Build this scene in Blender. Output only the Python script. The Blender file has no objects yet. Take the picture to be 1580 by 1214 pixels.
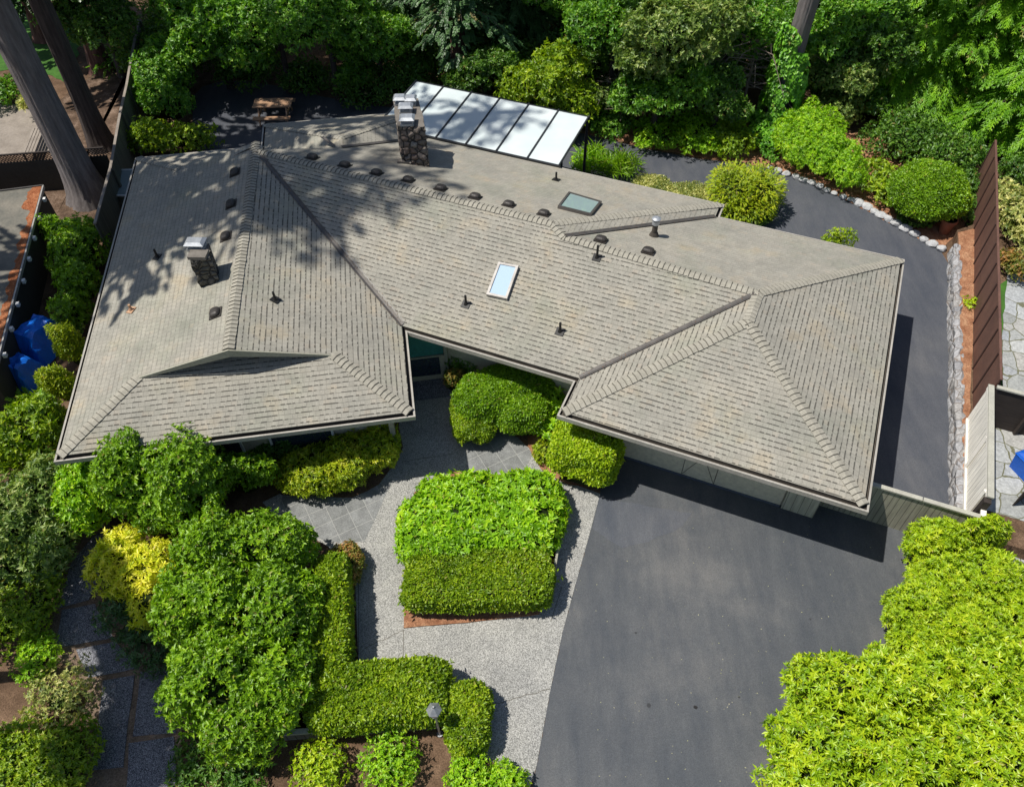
import bpy, bmesh, math, random
import numpy as np
from mathutils import Vector, Matrix
S = bpy.context.scene
C = S.collection
R = math.radians
random.seed(5)
RNG = np.random.default_rng(11)

# ------------------------------------------------------------------ camera, sky, sun, exposure
F0, PT, RO, HC, ZE = 1228.0, R(49.6), R(-0.9), 18.8, 2.6
cam = bpy.data.cameras.new('camera'); camo = bpy.data.objects.new('camera', cam); C.objects.link(camo)
camo.location = (0, 0, HC)
_f = Vector((0, math.cos(PT), -math.sin(PT))); _u = Vector((0, math.sin(PT), math.cos(PT))); _r = Vector((1, 0, 0))
_c, _s = math.cos(RO), math.sin(RO)
_r2 = _r * _c + _u * _s; _u2 = _u * _c - _r * _s
camo.matrix_world = Matrix(((_r2.x, _u2.x, -_f.x, 0), (_r2.y, _u2.y, -_f.y, 0), (_r2.z, _u2.z, -_f.z, HC), (0, 0, 0, 1)))
cam.sensor_fit = 'HORIZONTAL'; cam.sensor_width = 36; cam.lens = 36 * F0 / 1580
cam.clip_end = 500
S.camera = camo
w = bpy.data.worlds.new('World'); S.world = w; w.use_nodes = True
nt = w.node_tree; bg = nt.nodes['Background']
sky = nt.nodes.new('ShaderNodeTexSky'); sky.sky_type = 'NISHITA'; sky.sun_disc = False
sky.sun_elevation = R(63.5); sky.sun_rotation = R(266)
nt.links.new(sky.outputs[0], bg.inputs[0]); bg.inputs[1].default_value = 0.08
sun = bpy.data.lights.new('sun', 'SUN'); sun.energy = 4.6; sun.angle = R(0.55); sun.color = (1, 0.955, 0.88)
suno = bpy.data.objects.new('sun', sun); C.objects.link(suno)
SD = Vector((0.49, 0.03, -1.0)); suno.rotation_euler = SD.to_track_quat('-Z', 'Y').to_euler()
suno.location = (-20, 0, 40)
S.view_settings.view_transform = 'Standard'; S.view_settings.look = 'None'
S.view_settings.exposure = 0.22; S.view_settings.gamma = 1.0
S.cycles.max_bounces = 6; S.cycles.transparent_max_bounces = 4; S.cycles.diffuse_bounces = 3

# ------------------------------------------------------------------ coordinates
def un(px, py, z=0.0):
    x = (px - 790) / F0; y = -(py - 607) / F0
    x, y = _c * x - _s * y, _s * x + _c * y
    d = (x, y * math.sin(PT) + math.cos(PT), y * math.cos(PT) - math.sin(PT))
    t = (z - HC) / d[2]
    return Vector((d[0] * t, d[1] * t, z))
def depth(P): return P[1] * math.cos(PT) + (HC - P[2]) * math.sin(PT)
AO, AA = (-11.52, 11.76), R(8.1)
MO, MA = (1.16, 13.0), R(-23.1)
def fA(u, v, z=0.0): return Vector((AO[0] + math.cos(AA) * u - math.sin(AA) * v, AO[1] + math.sin(AA) * u + math.cos(AA) * v, z))
def fM(u, v, z=0.0): return Vector((MO[0] + math.cos(MA) * u - math.sin(MA) * v, MO[1] + math.sin(MA) * u + math.cos(MA) * v, z))
def toA(P): x, y = P[0] - AO[0], P[1] - AO[1]; return (math.cos(AA) * x + math.sin(AA) * y, -math.sin(AA) * x + math.cos(AA) * y)
def toM(P): x, y = P[0] - MO[0], P[1] - MO[1]; return (math.cos(MA) * x + math.sin(MA) * y, -math.sin(MA) * x + math.cos(MA) * y)
DM = fM(1, 0) - fM(0, 0); NM = fM(0, 1) - fM(0, 0); DA = fA(1, 0) - fA(0, 0); NA = fA(0, 1) - fA(0, 0)

# ------------------------------------------------------------------ objects
def tag(o, label=None, cat=None, group=None, kind=None):
    if label: o['label'] = label
    if cat: o['category'] = cat
    if group: o['group'] = group
    if kind: o['kind'] = kind
    return o
def empty(name, loc=(0, 0, 0), rz=0.0, label=None, cat=None, group=None):
    o = bpy.data.objects.new(name, None); C.objects.link(o); o.location = loc; o.rotation_euler = (0, 0, rz)
    o.empty_display_size = 0.2
    return tag(o, label, cat, group)
class MB:
    def __init__(s): s.v = []; s.f = []; s.m = []; s.uv = {}
    def face(s, pts, m=0, uv=None):
        i = len(s.v); s.v += [tuple(p) for p in pts]; s.f.append(tuple(range(i, i + len(pts)))); s.m.append(m)
        if uv: s.uv[len(s.f) - 1] = uv
    def box(s, c, size, rz=0.0, m=0, tilt=None):
        hx, hy, hz = size[0] / 2, size[1] / 2, size[2] / 2
        M = Matrix.Translation(c) @ Matrix.Rotation(rz, 4, 'Z')
        if tilt is not None: M = M @ tilt
        P = [M @ Vector((x * hx, y * hy, z * hz)) for z in (-1, 1) for y in (-1, 1) for x in (-1, 1)]
        i = len(s.v); s.v += [tuple(p) for p in P]
        for q in ((0, 2, 3, 1), (4, 5, 7, 6), (0, 1, 5, 4), (2, 6, 7, 3), (0, 4, 6, 2), (1, 3, 7, 5)):
            s.f.append(tuple(i + k for k in q)); s.m.append(m)
    def bar(s, a, b, wd, ht, m=0):                     # box beam from a to b
        a, b = Vector(a), Vector(b); d = b - a; L = d.length; q = d.to_track_quat('X', 'Z').to_matrix().to_4x4()
        s.box((a + b) / 2, (L, wd, ht), 0, m, q)
    def prism(s, pts, z0, z1, m=0):
        n = len(pts); i = len(s.v)
        s.v += [(p[0], p[1], z0) for p in pts] + [(p[0], p[1], z1) for p in pts]
        s.f.append(tuple(i + k for k in reversed(range(n)))); s.f.append(tuple(i + n + k for k in range(n))); s.m += [m, m]
        for k in range(n):
            j = (k + 1) % n; s.f.append((i + k, i + j, i + n + j, i + n + k)); s.m.append(m)
    def tube(s, pts, rad, n=10, m=0, cap=True):
        pts = [Vector(p) for p in pts]; rad = rad if isinstance(rad, (list, tuple)) else [rad] * len(pts)
        i = len(s.v)
        for k, p in enumerate(pts):
            d = (pts[min(k + 1, len(pts) - 1)] - pts[max(k - 1, 0)]).normalized()
            q = d.to_track_quat('Z', 'Y')
            for a in range(n):
                t = 2 * math.pi * a / n; s.v.append(tuple(p + q @ Vector((math.cos(t) * rad[k], math.sin(t) * rad[k], 0))))
        for k in range(len(pts) - 1):
            for a in range(n):
                b = (a + 1) % n; s.f.append((i + k * n + a, i + k * n + b, i + (k + 1) * n + b, i + (k + 1) * n + a)); s.m.append(m)
        if cap:
            s.f.append(tuple(i + a for a in reversed(range(n)))); s.f.append(tuple(i + (len(pts) - 1) * n + a for a in range(n))); s.m += [m, m]
    def build(s, name, mats, parent=None, smooth=False, bevel=0.0):
        me = bpy.data.meshes.new(name); me.from_pydata(s.v, [], s.f)
        mats = mats if isinstance(mats, (list, tuple)) else [mats]
        for x in mats: me.materials.append(x)
        me.polygons.foreach_set('material_index', s.m)
        if s.uv:
            l = me.uv_layers.new(name='UVMap')
            for p in me.polygons:
                u = s.uv.get(p.index)
                if u:
                    for k, li in enumerate(p.loop_indices): l.data[li].uv = u[k]
        if smooth: me.shade_smooth()
        me.update()
        o = bpy.data.objects.new(name, me); C.objects.link(o)
        if parent:
            o.parent = parent
            if tuple(parent.location) != (0, 0, 0) or parent.rotation_euler.z != 0:
                M = Matrix.Translation(parent.location) @ parent.rotation_euler.to_matrix().to_4x4()
                o.matrix_parent_inverse = M.inverted() if parent.parent is None else Matrix()
        if bevel:
            b = o.modifiers.new('bevel', 'BEVEL'); b.width = bevel; b.segments = 2; b.limit_method = 'ANGLE'
        return o

# ------------------------------------------------------------------ materials
def newmat(name):
    m = bpy.data.materials.new(name); m.use_nodes = True; t = m.node_tree; b = t.nodes['Principled BSDF']; return m, t, b
def N(t, typ, **k):
    n = t.nodes.new(typ)
    for a, v in k.items():
        if a in ('ins',):
            for i, x in v.items(): n.inputs[i].default_value = x
        else: setattr(n, a, v)
    return n
def ramp(t, fac, stops, interp='LINEAR'):
    r = t.nodes.new('ShaderNodeValToRGB'); e = r.color_ramp.elements; r.color_ramp.interpolation = interp
    while len(e) < len(stops): e.new(0.5)
    for k, (p, c) in enumerate(stops): e[k].position = p; e[k].color = (*c, 1) if len(c) == 3 else c
    t.links.new(fac, r.inputs[0]); return r.outputs[0]
def mixc(t, fac, a, b, mode='MIX'):
    n = t.nodes.new('ShaderNodeMix'); n.data_type = 'RGBA'; n.blend_type = mode
    for i, x in ((0, fac), (6, a), (7, b)):
        if isinstance(x, (int, float)): n.inputs[i].default_value = x
        elif isinstance(x, tuple): n.inputs[i].default_value = (*x, 1)
        else: t.links.new(x, n.inputs[i])
    return n.outputs[2]
def math_(t, op, a, b=0.0, c=0.0):
    n = t.nodes.new('ShaderNodeMath'); n.operation = op
    for i, x in ((0, a), (1, b), (2, c)):
        if isinstance(x, (int, float)): n.inputs[i].default_value = x
        else: t.links.new(x, n.inputs[i])
    return n.outputs[0]
def wpos(t, scale=(1, 1, 1), rot=0.0):
    g = t.nodes.new('ShaderNodeNewGeometry'); m = t.nodes.new('ShaderNodeMapping'); m.inputs['Scale'].default_value = scale
    m.inputs['Rotation'].default_value = (0, 0, rot)
    t.links.new(g.outputs['Position'], m.inputs[0]); return m.outputs[0]
def noise(t, vec, scale, detail=4, rough=0.55):
    n = t.nodes.new('ShaderNodeTexNoise'); n.inputs['Scale'].default_value = scale; n.inputs['Detail'].default_value = detail
    n.inputs['Roughness'].default_value = rough; t.links.new(vec, n.inputs['Vector']); return n.outputs['Fac']
def voro(t, vec, scale, feature='F1', out='Distance'):
    n = t.nodes.new('ShaderNodeTexVoronoi'); n.feature = feature; n.inputs['Scale'].default_value = scale
    t.links.new(vec, n.inputs['Vector']); return n.outputs[out]
def bump(t, b, h, strength=0.4, dist=0.02):
    n = t.nodes.new('ShaderNodeBump'); n.inputs['Strength'].default_value = strength; n.inputs['Distance'].default_value = dist
    t.links.new(h, n.inputs['Height']); t.links.new(n.outputs[0], b.inputs['Normal'])
def simple(name, c1, c2=None, scale=3.0, rough=0.7, metal=0.0, bmp=0.15, stretch=(1, 1, 1), spec=0.4):
    m, t, b = newmat(name); v = wpos(t, stretch)
    c2 = c2 or tuple(x * 0.75 for x in c1)
    n1 = noise(t, v, scale, 6, 0.62)
    col = ramp(t, n1, [(0.3, c2), (0.7, c1)])
    n2 = noise(t, v, scale * 9, 3, 0.6)
    col = mixc(t, 0.35, col, ramp(t, n2, [(0.3, (0.55,) * 3), (0.7, (1.35,) * 3)]), 'MULTIPLY')
    t.links.new(col, b.inputs['Base Color']); b.inputs['Roughness'].default_value = rough; b.inputs['Metallic'].default_value = metal
    b.inputs['Specular IOR Level'].default_value = spec
    if bmp: bump(t, b, n2, bmp, 0.01)
    return m
def leafmat(name, stops, trans=0.35, rough=0.42, spec=0.5):
    m, t, b = newmat(name)
    a = t.nodes.new('ShaderNodeAttribute'); a.attribute_name = 'tint'
    v = wpos(t); n1 = noise(t, v, 1.3, 3, 0.6)
    stops = [(min(.85, x[0] * 1.5 + .012), min(.8, x[1] * 1.32 + .014), x[2] * 1.0 + .002) for x in stops]
    f = math_(t, 'ADD', math_(t, 'MULTIPLY', a.outputs['Fac'], 0.6), math_(t, 'MULTIPLY', math_(t, 'SUBTRACT', n1, 0.3), 1.0))
    k = len(stops)
    col = ramp(t, f, [(0.08 + 0.84 * i / (k - 1), s) for i, s in enumerate(stops)])
    dead = math_(t, 'GREATER_THAN', math_(t, 'FRACT', math_(t, 'MULTIPLY', a.outputs['Fac'], 37.7)), 0.975); col = mixc(t, math_(t, 'MULTIPLY', dead, 0.6), col, (0.3, 0.19, 0.07))
    t.links.new(col, b.inputs['Base Color']); b.inputs['Roughness'].default_value = rough; b.inputs['Specular IOR Level'].default_value = spec
    tr = t.nodes.new('ShaderNodeBsdfTranslucent')
    tc = mixc(t, 1.0, col, (1.25, 1.3, 0.55), 'MULTIPLY'); t.links.new(tc, tr.inputs[0])
    mx = t.nodes.new('ShaderNodeMixShader'); mx.inputs[0].default_value = trans
    t.links.new(b.outputs[0], mx.inputs[1]); t.links.new(tr.outputs[0], mx.inputs[2])
    t.links.new(mx.outputs[0], t.nodes['Material Output'].inputs[0])
    return m
def shingle_mat(name, contrast=1.0, joint=0.28, base=(0.325, 0.306, 0.258)):
    m, t, b = newmat(name)
    uv = t.nodes.new('ShaderNodeUVMap'); sx = t.nodes.new('ShaderNodeSeparateXYZ'); t.links.new(uv.outputs[0], sx.inputs[0])
    wob = noise(t, uv.outputs[0], 0.9, 2)
    U = sx.outputs[0]; V = math_(t, 'ADD', sx.outputs[1], math_(t, 'MULTIPLY', wob, 0.03))
    row = math_(t, 'DIVIDE', V, 0.143); ri = math_(t, 'FLOOR', row); rf = math_(t, 'FRACT', row)
    wn = t.nodes.new('ShaderNodeTexWhiteNoise'); wn.noise_dimensions = '1D'; t.links.new(ri, wn.inputs['W'])
    tabu = math_(t, 'ADD', math_(t, 'DIVIDE', U, 0.15), math_(t, 'MULTIPLY', wn.outputs['Value'], 9.0))
    ti = math_(t, 'FLOOR', tabu); tf = math_(t, 'FRACT', tabu)
    cv = t.nodes.new('ShaderNodeCombineXYZ'); t.links.new(ti, cv.inputs[0]); t.links.new(ri, cv.inputs[1])
    w2 = t.nodes.new('ShaderNodeTexWhiteNoise'); w2.noise_dimensions = '3D'; t.links.new(cv.outputs[0], w2.inputs['Vector'])
    val = w2.outputs['Value']
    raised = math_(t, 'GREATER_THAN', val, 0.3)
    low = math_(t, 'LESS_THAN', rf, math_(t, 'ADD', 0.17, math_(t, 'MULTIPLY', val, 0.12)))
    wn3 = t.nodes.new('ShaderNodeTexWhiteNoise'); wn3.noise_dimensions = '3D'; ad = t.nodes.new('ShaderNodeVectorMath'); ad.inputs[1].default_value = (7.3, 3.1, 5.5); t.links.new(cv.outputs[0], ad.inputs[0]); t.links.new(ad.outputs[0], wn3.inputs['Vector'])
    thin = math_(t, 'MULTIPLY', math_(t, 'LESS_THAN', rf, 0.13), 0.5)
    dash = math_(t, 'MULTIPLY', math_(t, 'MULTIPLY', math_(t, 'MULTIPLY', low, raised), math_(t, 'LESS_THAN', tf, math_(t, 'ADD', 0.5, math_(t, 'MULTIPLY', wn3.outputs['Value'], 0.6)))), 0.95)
    line = math_(t, 'MULTIPLY', math_(t, 'MAXIMUM', thin, dash), contrast)  # butt edges and the shadow line under the tabs, painted dark into the colour
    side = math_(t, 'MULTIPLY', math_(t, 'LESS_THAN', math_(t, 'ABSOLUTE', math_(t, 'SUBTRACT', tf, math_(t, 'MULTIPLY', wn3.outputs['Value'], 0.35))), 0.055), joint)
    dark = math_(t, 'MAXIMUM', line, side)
    tone = ramp(t, val, [(0.0, tuple(x * 0.93 for x in base)), (0.4, base), (0.9, tuple(x * 1.05 for x in base)), (1.0, (base[0] * 1.08, base[1] * 1.03, base[2] * 1.0))])
    big = noise(t, wpos(t), 0.55, 5, 0.6)
    tone = mixc(t, 1.0, tone, ramp(t, big, [(0.3, (0.84, 0.86, 0.88)), (0.55, (1, 1, 1)), (0.75, (1.1, 1.06, 0.98))]), 'MULTIPLY')
    streak = noise(t, wpos(t), 2.6, 4, 0.65)
    tone = mixc(t, 1.0, tone, ramp(t, streak, [(0.3, (0.88, 0.88, 0.88)), (0.6, (1.04, 1.04, 1.04))]), 'MULTIPLY')
    pt_ = noise(t, wpos(t), 1.1, 3, 0.5); tone = mixc(t, 1.0, tone, ramp(t, pt_, [(0.58, (1, 1, 1)), (0.68, (1.04, 1.0, 0.95)), (0.78, (1.07, 1.01, 0.95))]), 'MULTIPLY')
    ms = noise(t, wpos(t), 0.35, 6, 0.7); tone = mixc(t, 1.0, tone, ramp(t, ms, [(0.3, (0.88, 0.93, 0.88)), (0.5, (1, 1, 1))]), 'MULTIPLY')
    gr = noise(t, wpos(t), 70, 2, 0.7)
    tone = mixc(t, 1.0, tone, ramp(t, gr, [(0.25, (0.72, 0.72, 0.72)), (0.75, (1.22, 1.22, 1.22))]), 'MULTIPLY')
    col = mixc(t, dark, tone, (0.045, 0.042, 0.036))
    t.links.new(col, b.inputs['Base Color']); b.inputs['Roughness'].default_value = 0.95; b.inputs['Specular IOR Level'].default_value = 0.15
    h = math_(t, 'SUBTRACT', math_(t, 'MULTIPLY', raised, 0.6), rf)
    h = math_(t, 'ADD', h, math_(t, 'MULTIPLY', gr, 0.5))
    bump(t, b, h, 0.55, 0.008)
    return m
def wood_boards(name, c1, c2, spacing, direction, gap=0.05, rough=0.75):
    """boards laid side by side along a world direction; dark joint between boards"""
    m, t, b = newmat(name)
    g = t.nodes.new('ShaderNodeNewGeometry'); d = t.nodes.new('ShaderNodeVectorMath'); d.operation = 'DOT_PRODUCT'
    t.links.new(g.outputs['Position'], d.inputs[0]); d.inputs[1].default_value = direction
    q = math_(t, 'DIVIDE', d.outputs['Value'], spacing); fr = math_(t, 'FRACT', q)
    wn = t.nodes.new('ShaderNodeTexWhiteNoise'); wn.noise_dimensions = '1D'; t.links.new(math_(t, 'FLOOR', q), wn.inputs['W'])
    col = mixc(t, wn.outputs['Value'], c1, c2)
    n1 = noise(t, wpos(t, (14, 14, 1.2)), 1.0, 5)
    col = mixc(t, 1.0, col, ramp(t, n1, [(0.3, (0.75,) * 3), (0.7, (1.15,) * 3)]), 'MULTIPLY')
    j = math_(t, 'LESS_THAN', fr, gap); col = mixc(t, math_(t, 'MULTIPLY', j, 0.8), col, (0.02, 0.018, 0.015))
    t.links.new(col, b.inputs['Base Color']); b.inputs['Roughness'].default_value = rough
    bump(t, b, math_(t, 'SUBTRACT', math_(t, 'MULTIPLY', n1, 0.3), j), 0.5, 0.01)
    return m
def asphalt(name, c1, c2, c3):
    m, t, b = newmat(name); v = wpos(t)
    big = noise(t, v, 0.32, 6, 0.62); st = noise(t, wpos(t, (1.6, 0.35, 1), R(-12)), 1.1, 6, 0.7); fine = noise(t, v, 55, 2, 0.8)
    col = ramp(t, big, [(0.3, c1), (0.5, c2), (0.68, c3)])
    col = mixc(t, 1.0, col, ramp(t, st, [(0.3, (0.74, 0.78, 0.84)), (0.5, (1, 1, 1)), (0.72, (1.28, 1.25, 1.2))]), 'MULTIPLY')
    col = mixc(t, 1.0, col, ramp(t, fine, [(0.2, (0.55,) * 3), (0.8, (1.5,) * 3)]), 'MULTIPLY')
    sp = voro(t, v, 9.0); spk = math_(t, 'LESS_THAN', sp, 0.045); col = mixc(t, math_(t, 'MULTIPLY', spk, 0.4), col, (0.3, 0.3, 0.29))
    t.links.new(col, b.inputs['Base Color']); b.inputs['Roughness'].default_value = 0.72; b.inputs['Specular IOR Level'].default_value = 0.4
    bump(t, b, fine, 0.35, 0.006); return m
def aggregate(name, c1, c2, c3, sc=75):
    m, t, b = newmat(name); v = wpos(t)
    vd = voro(t, v, sc, 'F1', 'Color'); sx = t.nodes.new('ShaderNodeSeparateColor'); t.links.new(vd, sx.inputs[0])
    col = ramp(t, sx.outputs[0], [(0.1, c1), (0.5, c2), (0.95, c3)])
    big = noise(t, v, 0.8, 6, 0.65); col = mixc(t, 1.0, col, ramp(t, big, [(0.3, (0.78, 0.79, 0.8)), (0.65, (1.1, 1.1, 1.08))]), 'MULTIPLY')
    t.links.new(col, b.inputs['Base Color']); b.inputs['Roughness'].default_value = 0.9
    bump(t, b, voro(t, v, sc), 0.5, 0.01); return m
def soil(name, c1, c2, c3, sc=1.2):
    m, t, b = newmat(name); v = wpos(t)
    a = noise(t, v, sc, 8, 0.7); col = ramp(t, a, [(0.3, c1), (0.5, c2), (0.72, c3)])
    f = noise(t, v, 28, 4, 0.75); col = mixc(t, 1.0, col, ramp(t, f, [(0.3, (0.45,) * 3), (0.7, (1.5,) * 3)]), 'MULTIPLY')
    t.links.new(col, b.inputs['Base Color']); b.inputs['Roughness'].default_value = 1.0; b.inputs['Specular IOR Level'].default_value = 0.1
    bump(t, b, f, 0.8, 0.03); return m
def stones(name, sc, cols, mortar, mw=0.06, bmp=0.9, dist=0.05, stretch=(1, 1, 1)):
    m, t, b = newmat(name); v0 = wpos(t, stretch)
    nd = t.nodes.new('ShaderNodeTexNoise'); nd.inputs['Scale'].default_value = 3.0; t.links.new(v0, nd.inputs['Vector'])
    v = mixc(t, 0.12, v0, nd.outputs['Color'])
    e = voro(t, v, sc, 'DISTANCE_TO_EDGE'); cc = voro(t, v, sc, 'F1', 'Color'); sx = t.nodes.new('ShaderNodeSeparateColor'); t.links.new(cc, sx.inputs[0])
    k = len(cols); col = ramp(t, sx.outputs[0], [(i / (k - 1), c) for i, c in enumerate(cols)])
    f = noise(t, v0, 14, 5, 0.7); col = mixc(t, 1.0, col, ramp(t, f, [(0.3, (0.6,) * 3), (0.7, (1.3,) * 3)]), 'MULTIPLY')
    col = mixc(t, math_(t, 'LESS_THAN', e, mw), col, mortar)
    t.links.new(col, b.inputs['Base Color']); b.inputs['Roughness'].default_value = 0.9
    h = math_(t, 'ADD', math_(t, 'MINIMUM', math_(t, 'MULTIPLY', e, 4.0), 1.0), math_(t, 'MULTIPLY', f, 0.3))
    bump(t, b, h, bmp, dist); return m
def pavers(name, c1, c2, c3, size, rot):
    m, t, b = newmat(name)
    g = t.nodes.new('ShaderNodeNewGeometry'); mp = t.nodes.new('ShaderNodeMapping'); mp.inputs['Rotation'].default_value = (0, 0, rot); t.links.new(g.outputs['Position'], mp.inputs[0])
    sx = t.nodes.new('ShaderNodeSeparateXYZ'); t.links.new(mp.outputs[0], sx.inputs[0])
    X = math_(t, 'DIVIDE', sx.outputs[0], size); Y = math_(t, 'DIVIDE', sx.outputs[1], size)
    j = math_(t, 'MAXIMUM', math_(t, 'LESS_THAN', math_(t, 'FRACT', X), 0.035), math_(t, 'LESS_THAN', math_(t, 'FRACT', Y), 0.035))
    cv = t.nodes.new('ShaderNodeCombineXYZ'); t.links.new(math_(t, 'FLOOR', X), cv.inputs[0]); t.links.new(math_(t, 'FLOOR', Y), cv.inputs[1])
    wn = t.nodes.new('ShaderNodeTexWhiteNoise'); t.links.new(cv.outputs[0], wn.inputs['Vector'])
    col = mixc(t, wn.outputs['Value'], c1, c2); f = noise(t, wpos(t), 45, 3, 0.8); f2 = noise(t, wpos(t), 3.5, 5, 0.7)
    col = mixc(t, 1.0, col, ramp(t, f, [(0.25, (0.4,) * 3), (0.75, (1.6,) * 3)]), 'MULTIPLY'); col = mixc(t, 1.0, col, ramp(t, f2, [(0.3, (0.7,) * 3), (0.65, (1.15,) * 3)]), 'MULTIPLY'); col = mixc(t, math_(t, 'MULTIPLY', j, 0.8), col, c3)
    t.links.new(col, b.inputs['Base Color']); b.inputs['Roughness'].default_value = 0.9
    bump(t, b, math_(t, 'SUBTRACT', math_(t, 'MULTIPLY', f, 0.3), j), 0.5, 0.01); return m

MT = {}
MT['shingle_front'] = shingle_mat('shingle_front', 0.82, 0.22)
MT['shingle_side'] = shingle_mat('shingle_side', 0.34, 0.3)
MT['shingle_back'] = shingle_mat('shingle_back', 0.2, 0.12)  # same shingles; painted butt shadow lines weaken by which way the slope faces
MT['cap'] = simple('cap_shingle', (0.35, 0.33, 0.275), (0.27, 0.255, 0.21), 2.5, 0.95, 0, 0.4, spec=0.15)
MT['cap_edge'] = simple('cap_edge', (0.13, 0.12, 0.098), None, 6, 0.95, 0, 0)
MT['flash'] = simple('valley_metal', (0.12, 0.11, 0.1), (0.075, 0.068, 0.062), 4, 0.5, 0.3, 0.05)
MT['flash_pale'] = simple('pale_metal', (0.45, 0.43, 0.4), (0.3, 0.28, 0.26), 4, 0.5, 0.3, 0.05)
MT['gutter_in'] = simple('gutter_inside', (0.085, 0.072, 0.058), (0.045, 0.038, 0.03), 2.5, 0.8)
MT['gutter_lip'] = simple('gutter_lip', (0.4, 0.375, 0.33), (0.3, 0.28, 0.24), 2, 0.55)
MT['trim'] = simple('taupe_trim', (0.34, 0.33, 0.26), (0.29, 0.28, 0.22), 2, 0.6)
MT['wall'] = simple('olive_wall', (0.46, 0.42, 0.31), (0.4, 0.37, 0.27), 1.5, 0.75)
MT['door'] = simple('garage_door', (0.62, 0.57, 0.42), (0.58, 0.53, 0.39), 1.0, 0.6, 0, 0.03)
MT['black'] = simple('black_plastic', (0.02, 0.019, 0.018), (0.012, 0.011, 0.01), 5, 0.45)
MT['vent'] = simple('vent_plastic', (0.05, 0.043, 0.037), (0.03, 0.026, 0.023), 5, 0.5)
MT['steel'] = simple('galvanised', (0.5, 0.52, 0.54), (0.33, 0.35, 0.37), 6, 0.45, 0.55, 0.1)
MT['glass'] = simple('dark_glass', (0.03, 0.045, 0.06), (0.02, 0.03, 0.04), 1, 0.05, 0, 0, spec=1.0)
MT['white'] = simple('white_panel', (0.72, 0.76, 0.76), (0.64, 0.69, 0.69), 0.8, 0.35, 0, 0)
MT['frame_dark'] = simple('dark_frame', (0.03, 0.032, 0.035), None, 5, 0.4)
MT['teal'] = simple('teal_panel', (0.04, 0.2, 0.19), (0.03, 0.15, 0.14), 2, 0.4)
MT['chimney'] = stones('chimney_stone', 5.0, [(0.12, 0.1, 0.08), (0.22, 0.19, 0.16), (0.2, 0.14, 0.11), (0.27, 0.25, 0.22)], (0.03, 0.027, 0.024), 0.07, 1.0, 0.08)
MT['chimney2'] = stones('small_chimney_stone', 5.5, [(0.08, 0.075, 0.06), (0.13, 0.12, 0.1), (0.1, 0.095, 0.08), (0.16, 0.15, 0.13)], (0.025, 0.023, 0.02), 0.07, 1.0, 0.08)
MT['mortar'] = simple('mortar', (0.2, 0.18, 0.155), (0.12, 0.105, 0.09), 5, 0.95, 0, 0.6)
MT['asphalt'] = asphalt('asphalt_front', (0.052, 0.059, 0.068), (0.072, 0.077, 0.083), (0.112, 0.112, 0.111))
MT['asphalt_back'] = asphalt('asphalt_back', (0.056, 0.062, 0.076), (0.066, 0.071, 0.084), (0.084, 0.087, 0.096))
MT['concrete'] = aggregate('exposed_aggregate', (0.14, 0.138, 0.13), (0.28, 0.275, 0.255), (0.5, 0.49, 0.46))
MT['slab'] = aggregate('dark_aggregate', (0.04, 0.041, 0.05), (0.11, 0.112, 0.13), (0.32, 0.32, 0.35), 75)
MT['paver'] = pavers('square_pavers', (0.21, 0.215, 0.21), (0.17, 0.175, 0.17), (0.33, 0.33, 0.31), 0.5, R(-28))
MT['soil'] = soil('soil', (0.06, 0.038, 0.024), (0.13, 0.082, 0.052), (0.24, 0.155, 0.1))
MT['needles'] = soil('needle_mulch', (0.2, 0.085, 0.045), (0.32, 0.16, 0.09), (0.45, 0.27, 0.16), 3)
MT['litter'] = soil('forest_floor', (0.05, 0.035, 0.025), (0.12, 0.08, 0.055), (0.28, 0.2, 0.15), 1.6)
MT['flag'] = stones('flagstone', 1.7, [(0.26, 0.27, 0.26), (0.4, 0.41, 0.4), (0.3, 0.32, 0.34), (0.36, 0.35, 0.32)], (0.13, 0.13, 0.08), 0.022, 0.4, 0.02)
MT['granite'] = stones('granite_wall', 3.6, [(0.26, 0.26, 0.27), (0.36, 0.36, 0.37), (0.31, 0.3, 0.29)], (0.2, 0.17, 0.15), 0.03, 0.9, 0.05)
MT['rock'] = simple('pale_rock', (0.52, 0.53, 0.54), (0.32, 0.32, 0.32), 6, 0.9, 0, 0.7)
MT['rust'] = simple('weathered_brown_panel', (0.155, 0.078, 0.056), (0.1, 0.05, 0.038), 1.4, 0.7, 0, 0.1)
MT['rust_dark'] = simple('dark_brown_trim', (0.05, 0.025, 0.02), None, 3, 0.7)
MT['cream'] = wood_boards('cream_boards', (0.86, 0.83, 0.75), (0.8, 0.77, 0.69), 0.2, tuple(NM), 0.05)
MT['cream_trim'] = simple('cream_trim', (0.82, 0.79, 0.72), (0.7, 0.67, 0.6), 3, 0.7)
MT['olive_fence'] = wood_boards('olive_boards', (0.34, 0.33, 0.25), (0.29, 0.28, 0.215), 0.145, tuple(DM), 0.09)
MT['olive_siding'] = wood_boards('olive_siding', (0.46, 0.445, 0.335), (0.43, 0.415, 0.31), 0.2, tuple(DM), 0.06)
MT['olive_cap'] = simple('fence_cap', (0.44, 0.43, 0.36), (0.34, 0.33, 0.28), 3, 0.7)
MT['darkwood'] = simple('dark_brown_boards', (0.045, 0.034, 0.028), (0.025, 0.019, 0.016), 2, 0.8, 0, 0.4, (1, 1, 6))
MT['greywood'] = wood_boards('grey_green_boards', (0.14, 0.14, 0.105), (0.1, 0.1, 0.075), 0.16, (0.25, 0.968, 0), 0.07)
MT['lowwood'] = wood_boards('low_wall_boards', (0.2, 0.195, 0.165), (0.15, 0.145, 0.12), 0.2, (1, 0, 0), 0.08)
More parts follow.
